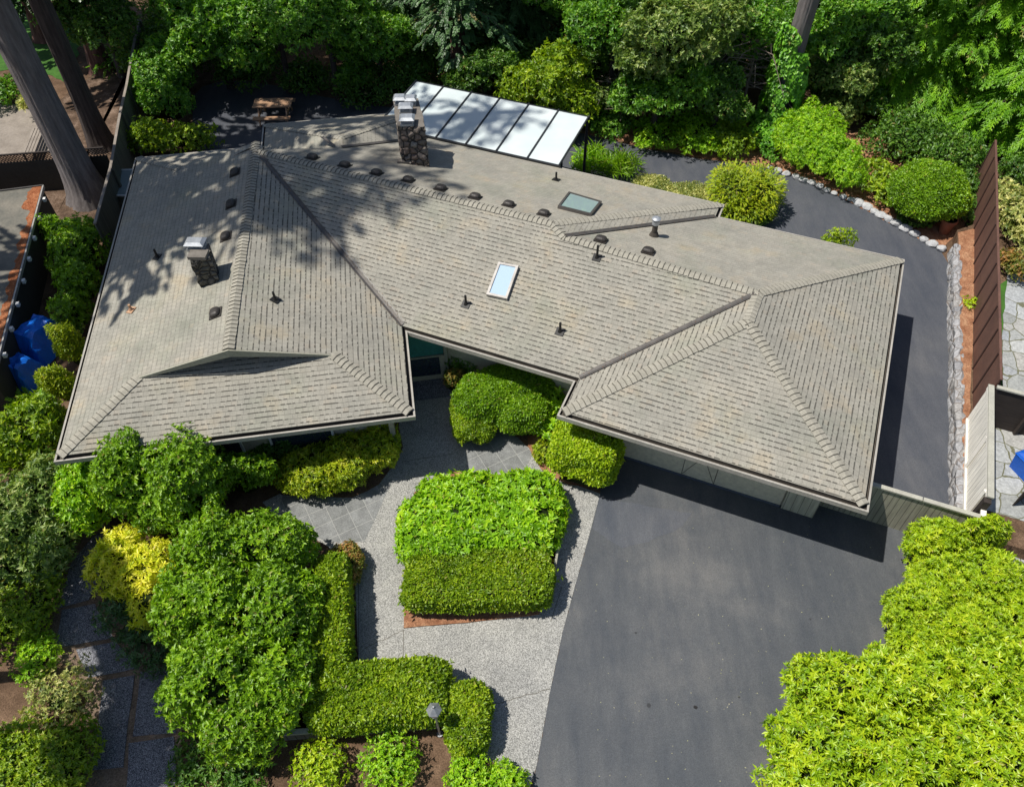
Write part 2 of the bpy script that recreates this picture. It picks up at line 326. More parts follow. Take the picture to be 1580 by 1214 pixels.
MT['wood'] = simple('picnic_wood', (0.52, 0.32, 0.19), (0.34, 0.2, 0.12), 2.5, 0.7, 0, 0.3, (2, 14, 2))
MT['bark'] = simple('grey_bark', (0.23, 0.205, 0.2), (0.11, 0.095, 0.09), 3.2, 0.95, 0, 1.0, (3, 3, 0.35))
MT['bark_dark'] = simple('dark_bark', (0.09, 0.07, 0.062), (0.035, 0.027, 0.023), 3.2, 0.95, 0, 1.0, (3, 3, 0.35))
MT['bark_red'] = simple('red_bark', (0.17, 0.085, 0.065), (0.075, 0.036, 0.028), 3.2, 0.95, 0, 1.0, (3, 3, 0.35))
MT['twig'] = simple('dry_twigs', (0.28, 0.23, 0.19), (0.16, 0.125, 0.1), 5, 0.95)
MT['core'] = simple('inner_fill', (0.022, 0.034, 0.01), (0.012, 0.018, 0.007), 6, 1.0, 0, 0.6, spec=0.05)  # dark solid filling inside the crowns, stops views through the leaves
MT['tarp'] = simple('blue_tarp', (0.008, 0.17, 0.72), (0.006, 0.12, 0.55), 2, 0.4, 0, 0.2)
MT['bin'] = simple('blue_bin', (0.01, 0.11, 0.55), (0.008, 0.09, 0.45), 2, 0.35, 0, 0)
MT['shed_roof'] = simple('shed_roof', (0.2, 0.18, 0.145), (0.1, 0.1, 0.085), 1.6, 0.8)
MT['shed_wall'] = simple('shed_wall', (0.045, 0.044, 0.036), (0.03, 0.03, 0.025), 1, 0.8)
MT['rust_needles'] = soil('cedar_litter', (0.16, 0.05, 0.02), (0.3, 0.11, 0.05), (0.42, 0.2, 0.1), 5)
MT['terracotta'] = simple('terracotta', (0.36, 0.13, 0.07), (0.25, 0.09, 0.05), 5, 0.8)
MT['deck'] = simple('pale_deck', (0.3, 0.26, 0.22), (0.2, 0.17, 0.14), 1.5, 0.85)
MT['lamp_metal'] = simple('grey_lamp_metal', (0.4, 0.41, 0.42), (0.28, 0.29, 0.3), 5, 0.4, 0.5)
MT['white_trim'] = simple('white_trim', (0.75, 0.75, 0.73), (0.65, 0.65, 0.62), 4, 0.5)
L = {}
L['rhodo'] = leafmat('rhododendron_leaf', [(0.045, 0.12, 0.005), (0.095, 0.22, 0.008), (0.15, 0.32, 0.01), (0.25, 0.42, 0.02)])
L['bright'] = leafmat('bright_leaf', [(0.075, 0.2, 0.006), (0.14, 0.33, 0.008), (0.22, 0.44, 0.012), (0.32, 0.51, 0.02)])
L['box'] = leafmat('box_leaf', [(0.05, 0.12, 0.005), (0.11, 0.22, 0.008), (0.19, 0.32, 0.01), (0.3, 0.42, 0.02)])
L['lime'] = leafmat('lime_leaf', [(0.12, 0.24, 0.006), (0.2, 0.35, 0.008), (0.29, 0.44, 0.012), (0.39, 0.5, 0.03)])
L['yellow'] = leafmat('yellow_leaf', [(0.28, 0.4, 0.018), (0.44, 0.54, 0.025), (0.56, 0.63, 0.05), (0.64, 0.68, 0.12)])
L['olive'] = leafmat('olive_yellow_leaf', [(0.09, 0.17, 0.006), (0.18, 0.29, 0.01), (0.28, 0.39, 0.014), (0.38, 0.42, 0.03)])
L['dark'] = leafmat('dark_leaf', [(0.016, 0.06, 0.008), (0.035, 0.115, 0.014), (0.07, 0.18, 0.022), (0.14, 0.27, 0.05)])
L['dusty'] = leafmat('dusty_leaf', [(0.035, 0.085, 0.018), (0.075, 0.155, 0.034), (0.15, 0.25, 0.065), (0.3, 0.38, 0.16)])
L['pale'] = leafmat('pale_variegated_leaf', [(0.07, 0.13, 0.03), (0.18, 0.25, 0.08), (0.38, 0.42, 0.18), (0.6, 0.6, 0.32)])
L['wood'] = leafmat('woodland_leaf', [(0.02, 0.08, 0.008), (0.05, 0.17, 0.013), (0.1, 0.27, 0.02), (0.2, 0.38, 0.04)])
L['cedar'] = leafmat('cedar_spray', [(0.035, 0.12, 0.007), (0.07, 0.21, 0.009), (0.12, 0.3, 0.012), (0.2, 0.4, 0.02)])
L['fir'] = leafmat('fir_needles', [(0.01, 0.035, 0.008), (0.02, 0.065, 0.013), (0.04, 0.1, 0.02)], 0.15)
L['redleaf'] = leafmat('reddish_leaf', [(0.06, 0.1, 0.015), (0.12, 0.17, 0.03), (0.24, 0.19, 0.06), (0.38, 0.2, 0.1)])
L['grass'] = leafmat('grass_blade', [(0.05, 0.15, 0.01), (0.1, 0.25, 0.015), (0.18, 0.34, 0.03)])
L['ivy'] = leafmat('ivy_leaf', [(0.025, 0.11, 0.01), (0.06, 0.22, 0.015), (0.13, 0.36, 0.03), (0.22, 0.46, 0.06)])
L['blueish'] = leafmat('blue_green_leaf', [(0.02, 0.07, 0.03), (0.045, 0.12, 0.05), (0.09, 0.19, 0.09)])

# ------------------------------------------------------------------ foliage
def np_mesh(name, V, T, mi, mats, tint=None, parent=None):
    me = bpy.data.meshes.new(name); nv, nf = len(V), len(T)
    me.vertices.add(nv); me.vertices.foreach_set('co', np.ascontiguousarray(V, np.float32).ravel())
    me.loops.add(nf * 3); me.loops.foreach_set('vertex_index', np.ascontiguousarray(T, np.int32).ravel())
    me.polygons.add(nf); me.polygons.foreach_set('loop_start', np.arange(0, nf * 3, 3, dtype=np.int32))
    me.polygons.foreach_set('material_index', np.ascontiguousarray(mi, np.int32))
    for m in mats: me.materials.append(m)
    if tint is not None:
        a = me.attributes.new('tint', 'FLOAT', 'POINT'); a.data.foreach_set('value', np.ascontiguousarray(tint, np.float32))
    me.update(calc_edges=True)
    o = bpy.data.objects.new(name, me); C.objects.link(o)
    if parent:
        o.parent = parent; o.matrix_parent_inverse = Matrix.Translation(parent.location).inverted()
    return o
def nrm(a): return a / np.maximum(np.linalg.norm(a, axis=-1, keepdims=True), 1e-9)
def leaves(P, D, Nn, l, wd, fold=0.25, n=None):
    """folded diamond leaves: base P, direction D, leaf normal Nn"""
    D = nrm(D); Sd = nrm(np.cross(Nn, D)); Nn = np.cross(D, Sd)
    l = l[:, None]; wd = wd[:, None]
    a = P; tip = P + D * l - Nn * l * 0.12
    mid = P + D * l * 0.45; s1 = mid + Sd * wd * 0.5 + Nn * wd * fold; s2 = mid - Sd * wd * 0.5 + Nn * wd * fold
    V = np.stack([a, s2, tip, s1], 1).reshape(-1, 3); k = np.arange(len(P))[:, None] * 4
    T = np.concatenate([np.stack([k + 0, k + 1, k + 2], 2).reshape(-1, 3), np.stack([k + 0, k + 2, k + 3], 2).reshape(-1, 3)])
    return V, T
class Fol:
    """collects leaf geometry and the dark filler core of one plant's crown"""
    def __init__(s, seed=0): s.V = []; s.T = []; s.t = []; s.mi = []; s.n = 0; s.r = np.random.default_rng(seed)
    def add(s, V, T, tint, m=0):
        s.V.append(V); s.T.append(T + s.n); s.n += len(V); s.t.append(tint); s.mi.append(np.full(len(T), m))
    def rosettes(s, P, A, k, l, wd, spread=1.0, jit=0.35):
        """k leaves round each axis A at P"""
        r = s.r; n = len(P); A = nrm(A + r.normal(0, jit, (n, 3)))
        h = nrm(np.cross(A, r.normal(0, 1, (n, 3)))); g = np.cross(A, h)
        ph = r.uniform(0, 6.28, n)
        tn = r.uniform(0, 1, n)
        for q in range(k):
            a = ph + q * 6.283 / k + r.normal(0, 0.2, n); rad = h * np.cos(a)[:, None] + g * np.sin(a)[:, None]
            tl = np.clip(r.normal(spread, 0.22, n), 0.15, 1.6); D = A * np.cos(tl)[:, None] + rad * np.sin(tl)[:, None]
            Nn = A * np.sin(tl)[:, None] - rad * np.cos(tl)[:, None] + r.normal(0, 0.12, (n, 3))
            sc = r.uniform(0.5, 1.3, n); V, T = leaves(P, D, Nn, l * sc, wd * sc)
            s.add(V, T, np.repeat(np.clip(tn + r.normal(0, 0.15, n), 0, 1), 4))
    def single(s, P, A, l, wd, jit=0.8):
        r = s.r; n = len(P); D = nrm(A * 0.5 + r.normal(0, jit, (n, 3))); Nn = nrm(A + r.normal(0, 0.5, (n, 3)))
        sc = r.uniform(0.5, 1.35, n); V, T = leaves(P, D, Nn, l * sc, wd * sc); s.add(V, T, np.repeat(r.uniform(0, 1, n), 4))
    def sprays(s, P, D, l, wd, droop=0.25, pairs=5):
        """flat feathery sprays (conifer): a rachis D with leaflets either side"""
        r = s.r; n = len(P); D = nrm(D); up = np.tile([0, 0, 1.0], (n, 1)); Sd = nrm(np.cross(D, up)); Nn = np.cross(Sd, D)
        L_ = l * r.uniform(0.7, 1.2, n); tn = r.uniform(0, 1, n)
        for q in range(pairs):
            f = (q + 0.4) / pairs
            base = P + D * (L_ * f)[:, None]; base[:, 2] -= droop * L_ * f * f
            for sg in (-1, 1):
                d = D * 0.9 + Sd * sg * 0.65 + np.array([0, 0, -droop * 0.8]) + r.normal(0, 0.12, (n, 3))
                V, T = leaves(base, d, Nn + r.normal(0, 0.15, (n, 3)), L_ * (0.42 - 0.24 * f), np.full(n, wd), 0.1); s.add(V, T, np.repeat(tn, 4))
        V, T = leaves(P, D + np.array([0, 0, -droop * 0.5]), Nn, L_ * 1.15, np.full(n, wd * 1.2), 0.1); s.add(V, T, np.repeat(tn, 4))
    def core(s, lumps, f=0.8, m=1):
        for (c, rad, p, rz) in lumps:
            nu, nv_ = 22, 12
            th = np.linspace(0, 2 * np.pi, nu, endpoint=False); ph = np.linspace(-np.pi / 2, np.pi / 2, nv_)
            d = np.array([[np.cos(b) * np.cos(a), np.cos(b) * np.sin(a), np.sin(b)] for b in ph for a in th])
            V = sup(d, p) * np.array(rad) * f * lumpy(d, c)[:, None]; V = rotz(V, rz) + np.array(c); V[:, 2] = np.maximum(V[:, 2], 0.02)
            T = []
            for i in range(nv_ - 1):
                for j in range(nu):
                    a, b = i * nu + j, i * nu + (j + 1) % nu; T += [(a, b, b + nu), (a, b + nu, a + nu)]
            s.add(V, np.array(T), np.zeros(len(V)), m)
    def build(s, name, mats, parent=None):
        return np_mesh(name, np.concatenate(s.V), np.concatenate(s.T), np.concatenate(s.mi), mats, np.concatenate(s.t), parent)
def sup(d, p):
    d = nrm(d); return d / (np.sum(np.abs(d) ** p, axis=1, keepdims=True) ** (1 / p))
def rotz(V, a): c, s = math.cos(a), math.sin(a); return np.stack([V[:, 0] * c - V[:, 1] * s, V[:, 0] * s + V[:, 1] * c, V[:, 2]], 1)
def lumpy(d, c, amp=0.07):
    h = float(sum(c)) * 1.7
    return 1 + amp * (np.sin(5.1 * d[:, 0] + h) * np.sin(4.7 * d[:, 1] + 1.3 * h) + 0.7 * np.sin(9.3 * d[:, 0] - 7.7 * d[:, 2] + h) * np.sin(8.9 * d[:, 1] + 2 * h) + 0.6 * np.sin(7.5 * d[:, 2] + h))
def scatter(r, lumps, dens, shell=0.16, zmin=-0.25, amp=0.07, gap=0.0):
    """points in the outer shell of a union of lumps (centre, radii, power, rz)"""
    PP, AA_ = [], []
    for (c, rad, p, rz) in lumps:
        a, b, h = rad; area = 2 * math.pi * ((a * b) ** 1.6 / 1 + (a * h) ** 1.6 + (b * h) ** 1.6) ** (1 / 1.6) / 3 ** (1 / 1.6) * (1 + 0.12 * (p - 2)) * 1.3
        n = int(area * dens); d = r.normal(0, 1, (n * 2, 3)); 
        q = sup(d, p); d = d[q[:, 2] > zmin][:n]; q = sup(d, p)
        g = np.sign(q) * np.abs(q) ** (p - 1) / np.array(rad); nn = nrm(g)
        dep = 1 - shell * r.random(len(d)) ** 1.5
        X = q * np.array(rad) * (lumpy(nrm(d), c, amp) * dep)[:, None]
        X = rotz(X, rz) + np.array(c); nn = rotz(nn, rz)
        PP.append(X); AA_.append(nn)
    X = np.concatenate(PP); A = np.concatenate(AA_); keep = X[:, 2] > 0.03; 
    k0 = 0
    for i, (c, rad, p, rz) in enumerate(lumps):
        y = rotz(X - np.array(c), -rz) / np.array(rad); lv = np.sum(np.abs(y) ** p, axis=1) ** (1 / p)
        own = np.zeros(len(X), bool); own[k0:k0 + len(PP[i])] = True; k0 += len(PP[i]); keep &= own | (lv > 0.8)
    if gap > 0:   # open holes between leaf clumps
        f = 1.9; hsh = (np.sin(X[:, 0] * 2.3 * f + np.sin(X[:, 2] * 1.9 * f)) + np.sin(X[:, 1] * 2.1 * f + np.sin(X[:, 0] * 1.7 * f)) + np.sin(X[:, 2] * 2.7 * f + 1)) / 3
        keep &= (hsh > -0.6 + 0.5 * (1 - gap)) | (r.random(len(X)) < .25)
    return X[keep], A[keep]
# a lump given by its box in the photograph (1580 x 1214 pixels), its height and the height of its foot
def lump(x0, y0, x1, y1, h, z0=0.0, p=2.4, rz=0.0, fr=1.0):
    c = un((x0 + x1) / 2, (y0 + y1) / 2, z0 + h / 2); s = F0 / depth(c)
    a = (x1 - x0) / 2 / s; yy = (y1 - y0) / 2 / s
    vdir = Vector((0, 0, HC)) - c; th = math.atan2(vdir.z, math.hypot(vdir.x, vdir.y))
    hz = h / 2
    k = 1.0 if p > 3 else 2.0
    if k == 1.0: b = (yy - hz * math.cos(th) * 0.8) / (math.sin(th))
    else: b = math.sqrt(max(yy * yy - (hz * math.cos(th)) ** 2, 0.01)) / math.sin(th)
    b = max(b, 0.3 * a)
    return ((c.x, c.y, z0 + hz * 0.98), (a * fr, b * fr, hz), p, rz)
def shrub(name, lumps, leaf, label, cat, style='rosette', l=0.1, wd=0.045, k=5, dens=None, cover=3.0, group=None, shell=0.2, amp=0.07, gap=0.0, seed=None, jit=0.35, up=0.25, spread=1.0, extra=None, corem=None, clump=0):
    seed = seed if seed is not None else int(abs(lumps[0][0][0] * 137 + lumps[0][0][1] * 311)) % 9999
    F = Fol(seed); fw = 0.5 * l * wd; base_l = lumps
    if clump:     # leafy sub-clumps standing proud of each lobe
        lumps = list(lumps)
        for (c_, r_, p_, z_) in base_l:
            for q in range(clump):
                d_ = F.r.normal(0, 1, 3); d_[2] = abs(d_[2]) * .8 + .05; d_ /= np.linalg.norm(d_); s_ = min(r_) * F.r.uniform(.28, .44)
                o_ = rotz(np.array([d_ * np.array(r_) * .86]), z_)[0]; lumps.append(((c_[0] + o_[0], c_[1] + o_[1], c_[2] + o_[2]), (s_, s_, s_ * .85), 2.0, 0.0))
    kk = k if style == 'rosette' else (1 if style == 'single' else 8)
    d = dens or cover / (fw * kk)
    X, A = scatter(F.r, lumps, d, shell, amp=amp, gap=gap); A = nrm(A + np.array([0, 0, up]))
    if style == 'rosette': F.rosettes(X, A, k, l, wd, spread, jit)
    elif style == 'single': F.single(X, A, l, wd)
    elif style == 'spray': F.sprays(X, nrm(A * np.array([1, 1, 0.35]) + F.r.normal(0, 0.3, A.shape)), l * 2.2, wd)
    cf = 1 - shell * (1.25 if shell > .25 else 1.0)
    if style == 'single' and shell < .2:      # stray shoots that escaped the shears
        X, A = scatter(F.r, [(c_, tuple(q + .035 for q in r_), p_, z_) for c_, r_, p_, z_ in base_l], 16, .12); F.rosettes(X, nrm(A + np.array([0, 0, .5])), 5, l * 1.25, wd, .8, .3)
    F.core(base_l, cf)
    X, A = scatter(F.r, [(c_, tuple(q * (cf + .02) for q in r_), p_, z_) for c_, r_, p_, z_ in base_l], 0.55 / fw, 0.05)
    F.single(X, A, l * 1.1, wd * 1.2)
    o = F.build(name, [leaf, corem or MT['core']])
    return tag(o, label, cat, group)

# ------------------------------------------------------------------ ground, drives, paths (the setting)
def sheet(name, pts, z, mat, thick=0.0, kind='structure'):
    b = MB()
    if thick: b.prism([(p[0], p[1]) for p in pts], z - thick, z)
    else: b.face([(p[0], p[1], z) for p in pts])
    o = b.build(name, mat); 
    if kind: o['kind'] = kind
    return o
def pxs(l, z=0.0): return [un(x, y, z) for x, y in l]
def wig(pts, amp=0.05, step=0.35, seed=1):
    """subdivide an outline and make it slightly irregular"""
    r = random.Random(seed); out = []
    for i, p in enumerate(pts):
        q = pts[(i + 1) % len(pts)]; n = max(1, int((Vector(q[:2]) - Vector(p[:2])).length / step))
        for k in range(n):
            t = k / n; out.append((p[0] + (q[0] - p[0]) * t + r.uniform(-amp, amp), p[1] + (q[1] - p[1]) * t + r.uniform(-amp, amp)))
    return out
sheet('ground', [(-90, -10), (90, -10), (90, 110), (-90, 110)], 0.0, MT['soil'])
front = pxs([(925, 762), (908, 830), (887, 905), (868, 975), (850, 1060), (828, 1180), (812, 1250)])
front = [q_ for i_ in range(len(front) - 1) for q_ in wig([front[i_], front[i_ + 1]], .018, .09, i_)[:int((front[i_ + 1] - front[i_]).length / .09)]] + [(-0.4, 0.5), (16, 0.5)]
q = fM(10.6, 1.75); front += [(fM(14.0, -3.0).x, fM(14.0, -3.0).y), (q.x, q.y)] + [(fM(7.2, 1.75).x, fM(7.2, 1.75).y), (fM(1.0, 1.75).x, fM(1.0, 1.75).y)]
sheet('driveway', front, 0.008, MT['asphalt'])
bd = [fM(7.0, 1.77), fM(10.6, 1.77), fM(9.95, 13.6)] + pxs([(1450, 386), (1385, 350), (1330, 322), (1280, 296), (1230, 272), (1190, 262), (1150, 254), (1080, 246), (1000, 231), (905, 208), (840, 190), (760, 176), (600, 166), (500, 150), (440, 135), (385, 126), (345, 125), (312, 134), (298, 150), (296, 200), (312, 235)]) + [fA(2, 12.5), fA(6, 12.5), fM(-8, 7), fM(6, 7)]
sheet('back_driveway', wig(bd, 0.02, 0.5, 3), 0.006, MT['asphalt_back'])
patch = pxs([(926, 768), (1068, 792), (1055, 812), (1000, 835), (962, 845), (938, 832), (915, 815)])
sheet('driveway_patch', wig(patch, 0.03), 0.0125, asphalt('asphalt_patch', (0.066, 0.074, 0.088), (0.078, 0.084, 0.096), (0.092, 0.095, 0.104)))
for k_, (x_, y_, s_) in enumerate([(1073, 1091, .05), (1001, 1088, .055), (1140, 1075, .03), (981, 976, .03), (1250, 955, .03)]):
    c_ = un(x_, y_); sheet('driveway_stain', wig([(c_.x + s_ * math.cos(a_), c_.y + s_ * math.sin(a_)) for a_ in (0, 1, 2, 3, 4, 5)], .008, .02, k_), .0126, MT['black'] if k_ == 0 else simple('stain', (.04, .042, .045)))
# walk of exposed aggregate
walk = pxs([(612, 640), (628, 560), (700, 560), (705, 620), (760, 655), (830, 700), (880, 745), (926, 762), (908, 830), (887, 905), (868, 975), (850, 1060), (828, 1180), (818, 1214), (760, 1175), (690, 1150), (690, 1035), (553, 1025), (548, 892), (505, 842), (430, 802), (405, 775), (440, 758), (540, 765), (580, 745), (612, 715), (622, 690)])
sheet('walkway', walk, 0.012, MT['concrete'])
pv1 = pxs([(425, 803), (436, 766), (530, 768), (575, 748), (606, 738), (583, 792), (562, 836), (505, 836)])
sheet('left_paving', pv1, 0.017, MT['paver'])
pv2 = pxs([(720, 676), (752, 650), (800, 676), (822, 700), (808, 728), (722, 730)])
sheet('right_paving', pv2, 0.017, MT['paver'])
for k_, (a_, b_) in enumerate([((553, 900), (553, 1022)), ((622, 973), (560, 1000)), ((700, 700), (622, 712)), ((740, 1092), (850, 1062)), ((623, 972), (622, 1018)), ((867, 905), (850, 958))]):
    m_ = MB(); p_, q_ = un(*a_, .0128), un(*b_, .0128); pts_ = [p_.lerp(q_, i / 14) + Vector((random.uniform(-.02, .02), random.uniform(-.02, .02), 0)) * (1 if k_ in (1, 3) else .15) for i in range(15)]
    for i in range(14):
        d_ = (pts_[i + 1] - pts_[i]).normalized(); s_ = Vector((-d_.y, d_.x, 0)) * .008; m_.face([pts_[i] - s_, pts_[i + 1] - s_, pts_[i + 1] + s_, pts_[i] + s_])
    m_.build('walkway_joint', MT['cap_edge'])['kind'] = 'structure'
sheet('entry_step', [(p.x, p.y) for p in (fA(8.3, 2.75), fA(10.4, 2.75), fA(10.4, 3.6), fA(8.3, 3.6))], 0.16, MT['slab'], 0.155)
isl = pxs([(630, 800), (623, 969), (720, 961), (832, 948), (852, 880), (866, 800), (850, 740), (700, 728), (640, 760)])
sheet('island_bed', wig(isl, 0.01), 0.05, MT['needles'], 0.045)
bed2 = pxs([(812, 640), (815, 690), (835, 725), (875, 748), (905, 752), (940, 742), (960, 640)])
sheet('entry_bed', wig(bed2, 0.02), 0.03, MT['needles'], 0.02)
bed3 = pxs([(380, 700), (435, 764), (545, 768), (585, 748), (612, 712), (616, 650), (380, 650)])
sheet('house_bed', wig(bed3, 0.02), 0.03, MT['soil'], 0.02)
hb = pxs([(880, 215), (985, 262), (1100, 292), (1115, 330), (880, 262)])
sheet('back_bed', wig([fM(-3.6, 10.2), fM(7.2, 9.2), fM(7.9, 10.4), fM(5.5, 12.0), fM(3.5, 12.1), fM(2.0, 11.6), fM(-3.6, 12.6)], 0.05), 0.03, MT['soil'], 0.02)
# garden floor behind the back drive, needle litter on the neighbour's side, grass
sheet('bank', wig(pxs([(1190, 262), (1230, 272), (1280, 296), (1330, 322), (1385, 350), (1450, 386), (1480, 360), (1520, 300), (1400, 200), (1150, 215), (1000, 200), (905, 195), (905, 207), (1000, 229), (1080, 244), (1150, 252)]), 0.06), 0.02, MT['needles'], 0.012)
sheet('needle_floor', wig(pxs([(-60, 215), (60, 190), (120, 130), (230, 60), (232, 30), (200, 170), (150, 360), (60, 330), (-60, 300)]), 0.1), 0.012, MT['litter'])
sheet('neighbour_patio', pxs([(-80, 245), (-80, 165), (62, 160), (72, 205), (95, 232)]), 0.02, MT['deck'], 0.012)
lawn_b = pxs([(-70, 110), (60, 108), (110, 130), (125, 60), (80, 0), (-70, 0)])
sheet('lawn', wig(lawn_b, 0.1), 0.016, simple('lawn', (0.06, 0.16, 0.02), (0.03, 0.09, 0.012), 3, 1.0))
pp = [[(140, 832), (160, 818), (164, 850), (150, 900), (138, 926), (92, 938), (110, 870)], [(96, 942), (146, 932), (176, 984), (86, 1000)], [(118, 1002), (178, 990), (216, 1030), (136, 1046)], [(160, 1050), (208, 1042), (190, 1184), (144, 1188)], [(218, 1036), (262, 1034), (272, 1130), (206, 1136)], [(200, 1146), (270, 1136), (276, 1250), (194, 1250)]]
for q in pp: sheet('stepping_path', wig(pxs(q), 0.012, 0.3, int(q[0][0])), 0.03, MT['slab'], 0.025)
sheet('path_joints', wig(pxs([(130, 800), (170, 805), (170, 930), (275, 1030), (285, 1260), (135, 1260), (130, 1050), (75, 1010), (90, 900)]), 0.03), 0.01, soil('joint_soil', (0.13, 0.09, 0.065), (0.2, 0.145, 0.105), (0.28, 0.21, 0.16), 2))
# raised ground of the neighbour on the right
ZR = 0.45
sheet('raised_ground', [(p.x, p.y) for p in (fM(10.7, 2.0), fM(24, 2.0), fM(24, 30), fM(9.95, 15.2))], ZR, MT['soil'], 0.44)
sheet('mulch_strip', wig([fM(10.66, 2.95), fM(10.72, 2.95), fM(10.6, 15.6), fM(9.98, 15.0)], 0.02), ZR + 0.03, MT['needles'], 0.03)
fl = pxs([(1555, 405), (1600, 400), (1600, 625), (1548, 625), (1546, 520)], ZR)
sheet('flagstone_path', wig(fl, 0.03), ZR + 0.02, MT['flag'], 0.02)
sheet('side_lawn', wig(pxs([(1544, 440), (1600, 380), (1600, 640), (1544, 640)], ZR), 0.03), ZR + 0.008, bpy.data.materials['lawn'])
sheet('neighbour_path', wig([fM(11.05, 2.86), fM(11.05, -3.5), fM(16, -3.5), fM(16, 2.86)], 0.0, 1), 0.03, MT['flag'], 0.02)
sheet('neighbour_terrace', [fM(11.05, 2.9), fM(14.5, 2.9), fM(14.5, 6.2), fM(11.05, 6.2)], ZR + 0.014, MT['flag'])

# ------------------------------------------------------------------ the house
house = empty('house', fM(0, 5), 0, 'low rambling house with taupe shingle hipped roofs, dark gutters and an olive garage door', 'house')
def isec(p, d, q, e):
    den = d.x * e.y - d.y * e.x; t = ((q.x - p.x) * e.y - (q.y - p.y) * e.x) / den; return Vector((p.x + d.x * t, p.y + d.y * t, 0))
oA, oB, oI = fA(0, 0), fA(9.08, 0), fA(0, 13.58)
oC = isec(fA(9.08, 0), NA, fM(0, 1.27), DM); oD, oE, oF, oG = fM(0, 1.27), fM(0, 0), fM(7.83, 0), fM(7.83, 9.83)
oHi, oH = fM(2.05, 9.83), fM(2.05, 10.55); oX2 = isec(fA(10.6, 0), NA, fM(0, 10.55), DM); oX, oJ, oK = fA(10.6, 15.05), fA(4.45, 15.05), fA(4.45, 13.58)
OUT = [oA, oB, oC, oD, oE, oF, oG, oHi, oH, oX2, oX, oJ, oK, oI]
def inset(pts, d):
    res = []; n = len(pts)
    for i in range(n):
        a, b, c = pts[i - 1], pts[i], pts[(i + 1) % n]
        e1 = (b - a).normalized(); e2 = (c - b).normalized(); n1 = Vector((-e1.y, e1.x, 0)); n2 = Vector((-e2.y, e2.x, 0))
        res.append(isec(a + n1 * d, e1, b + n2 * d, e2))
    return res
IN = inset(OUT, 0.13); zi = ZE + 0.13 / 3 + 0.02
A_, B_, C_, D_, E_, F_, G_, Hi_, H_, X2_, X_, J_, K_, I_ = [Vector((p.x, p.y, zi)) for p in IN]
def zA(p): return ZE + p
rM = isec(fA(4.56, 0), fA(4.78, 11.2) - fA(4.56, 0), fM(0, 5.68), DM)
P_ = Vector((rM.x, rM.y, 4.1))
Sg = fA(4.57, 1.75, 4.113); SL = fA(2.0, 1.97, 3.267); SR = fA(7.08, 1.97, 3.267); Ng = fA(4.74, 11.36, 4.1); NL = fA(2.0, 11.58, 3.267)
S1 = fM(-2.3, 5.68, 4.085); T2 = fM(-1.78, 5.36, 3.975); R_ = fM(3.95, 5.13, 3.9); Q_ = fM(3.92, 3.9, 3.907)
apex = fA(7.525, 11.975, 3.625)
def zback(p): return ZE + (10.55 - toM(p)[1]) / 3
rr = fA(7.525, 11.3); r_ = Vector((rr.x, rr.y, zback(rr)))
vv = un(515, 227, 3.7); V_ = Vector((vv.x, vv.y, zback(vv)))
roof = MB()
def plane(pts, e, m):
    n = (pts[1] - pts[0]).cross(pts[2] - pts[0])
    for k in range(2, len(pts) - 1):
        if n.length < 0.5: n = (pts[k] - pts[0]).cross(pts[k + 1] - pts[0])
    if n.z < 0: n = -n
    n.normalize(); e = Vector((e.x, e.y, 0)).normalized(); e = (e - n * e.dot(n)).normalized(); s = n.cross(e)
    if s.z < 0: s = -s
    # fan from a chosen order keeps every piece on its plane
    roof.face(pts, m, [(p.dot(e) + 50, p.dot(s) + 50) for p in pts])
# 0 front facing, 1 side facing, 2 back facing shingles
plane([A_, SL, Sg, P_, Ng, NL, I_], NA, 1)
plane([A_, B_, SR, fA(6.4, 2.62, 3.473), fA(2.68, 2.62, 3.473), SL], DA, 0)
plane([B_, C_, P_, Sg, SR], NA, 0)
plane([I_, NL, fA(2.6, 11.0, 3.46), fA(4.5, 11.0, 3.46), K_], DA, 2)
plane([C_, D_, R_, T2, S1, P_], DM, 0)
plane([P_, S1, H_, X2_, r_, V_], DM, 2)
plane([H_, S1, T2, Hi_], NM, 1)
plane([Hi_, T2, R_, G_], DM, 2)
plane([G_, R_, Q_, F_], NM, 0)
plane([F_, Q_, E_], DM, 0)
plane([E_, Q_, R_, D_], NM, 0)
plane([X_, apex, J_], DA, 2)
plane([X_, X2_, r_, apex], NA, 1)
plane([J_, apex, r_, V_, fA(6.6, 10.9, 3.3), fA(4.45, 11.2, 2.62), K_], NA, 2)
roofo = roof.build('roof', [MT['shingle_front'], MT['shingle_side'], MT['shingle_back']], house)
g = MB()   # closing walls under the gablets
g.face([fA(2.6, 2.6, 3.3), fA(6.5, 2.6, 3.3), fA(4.54, 2.6, 4.09)]); g.build('gable_wall', MT['gutter_in'], house)
g = MB(); g.face([fA(2.6, 11.05, 3.3), fA(6.5, 11.05, 3.3), fA(4.54, 11.05, 4.09)])
g.face([P_ - Vector((0, 0, .03)), V_ - Vector((0, 0, .03)), Vector((V_.x, V_.y, 2.8)), Vector((P_.x, P_.y, 2.8))]); g.build('gable_wall', MT['gutter_in'], house)
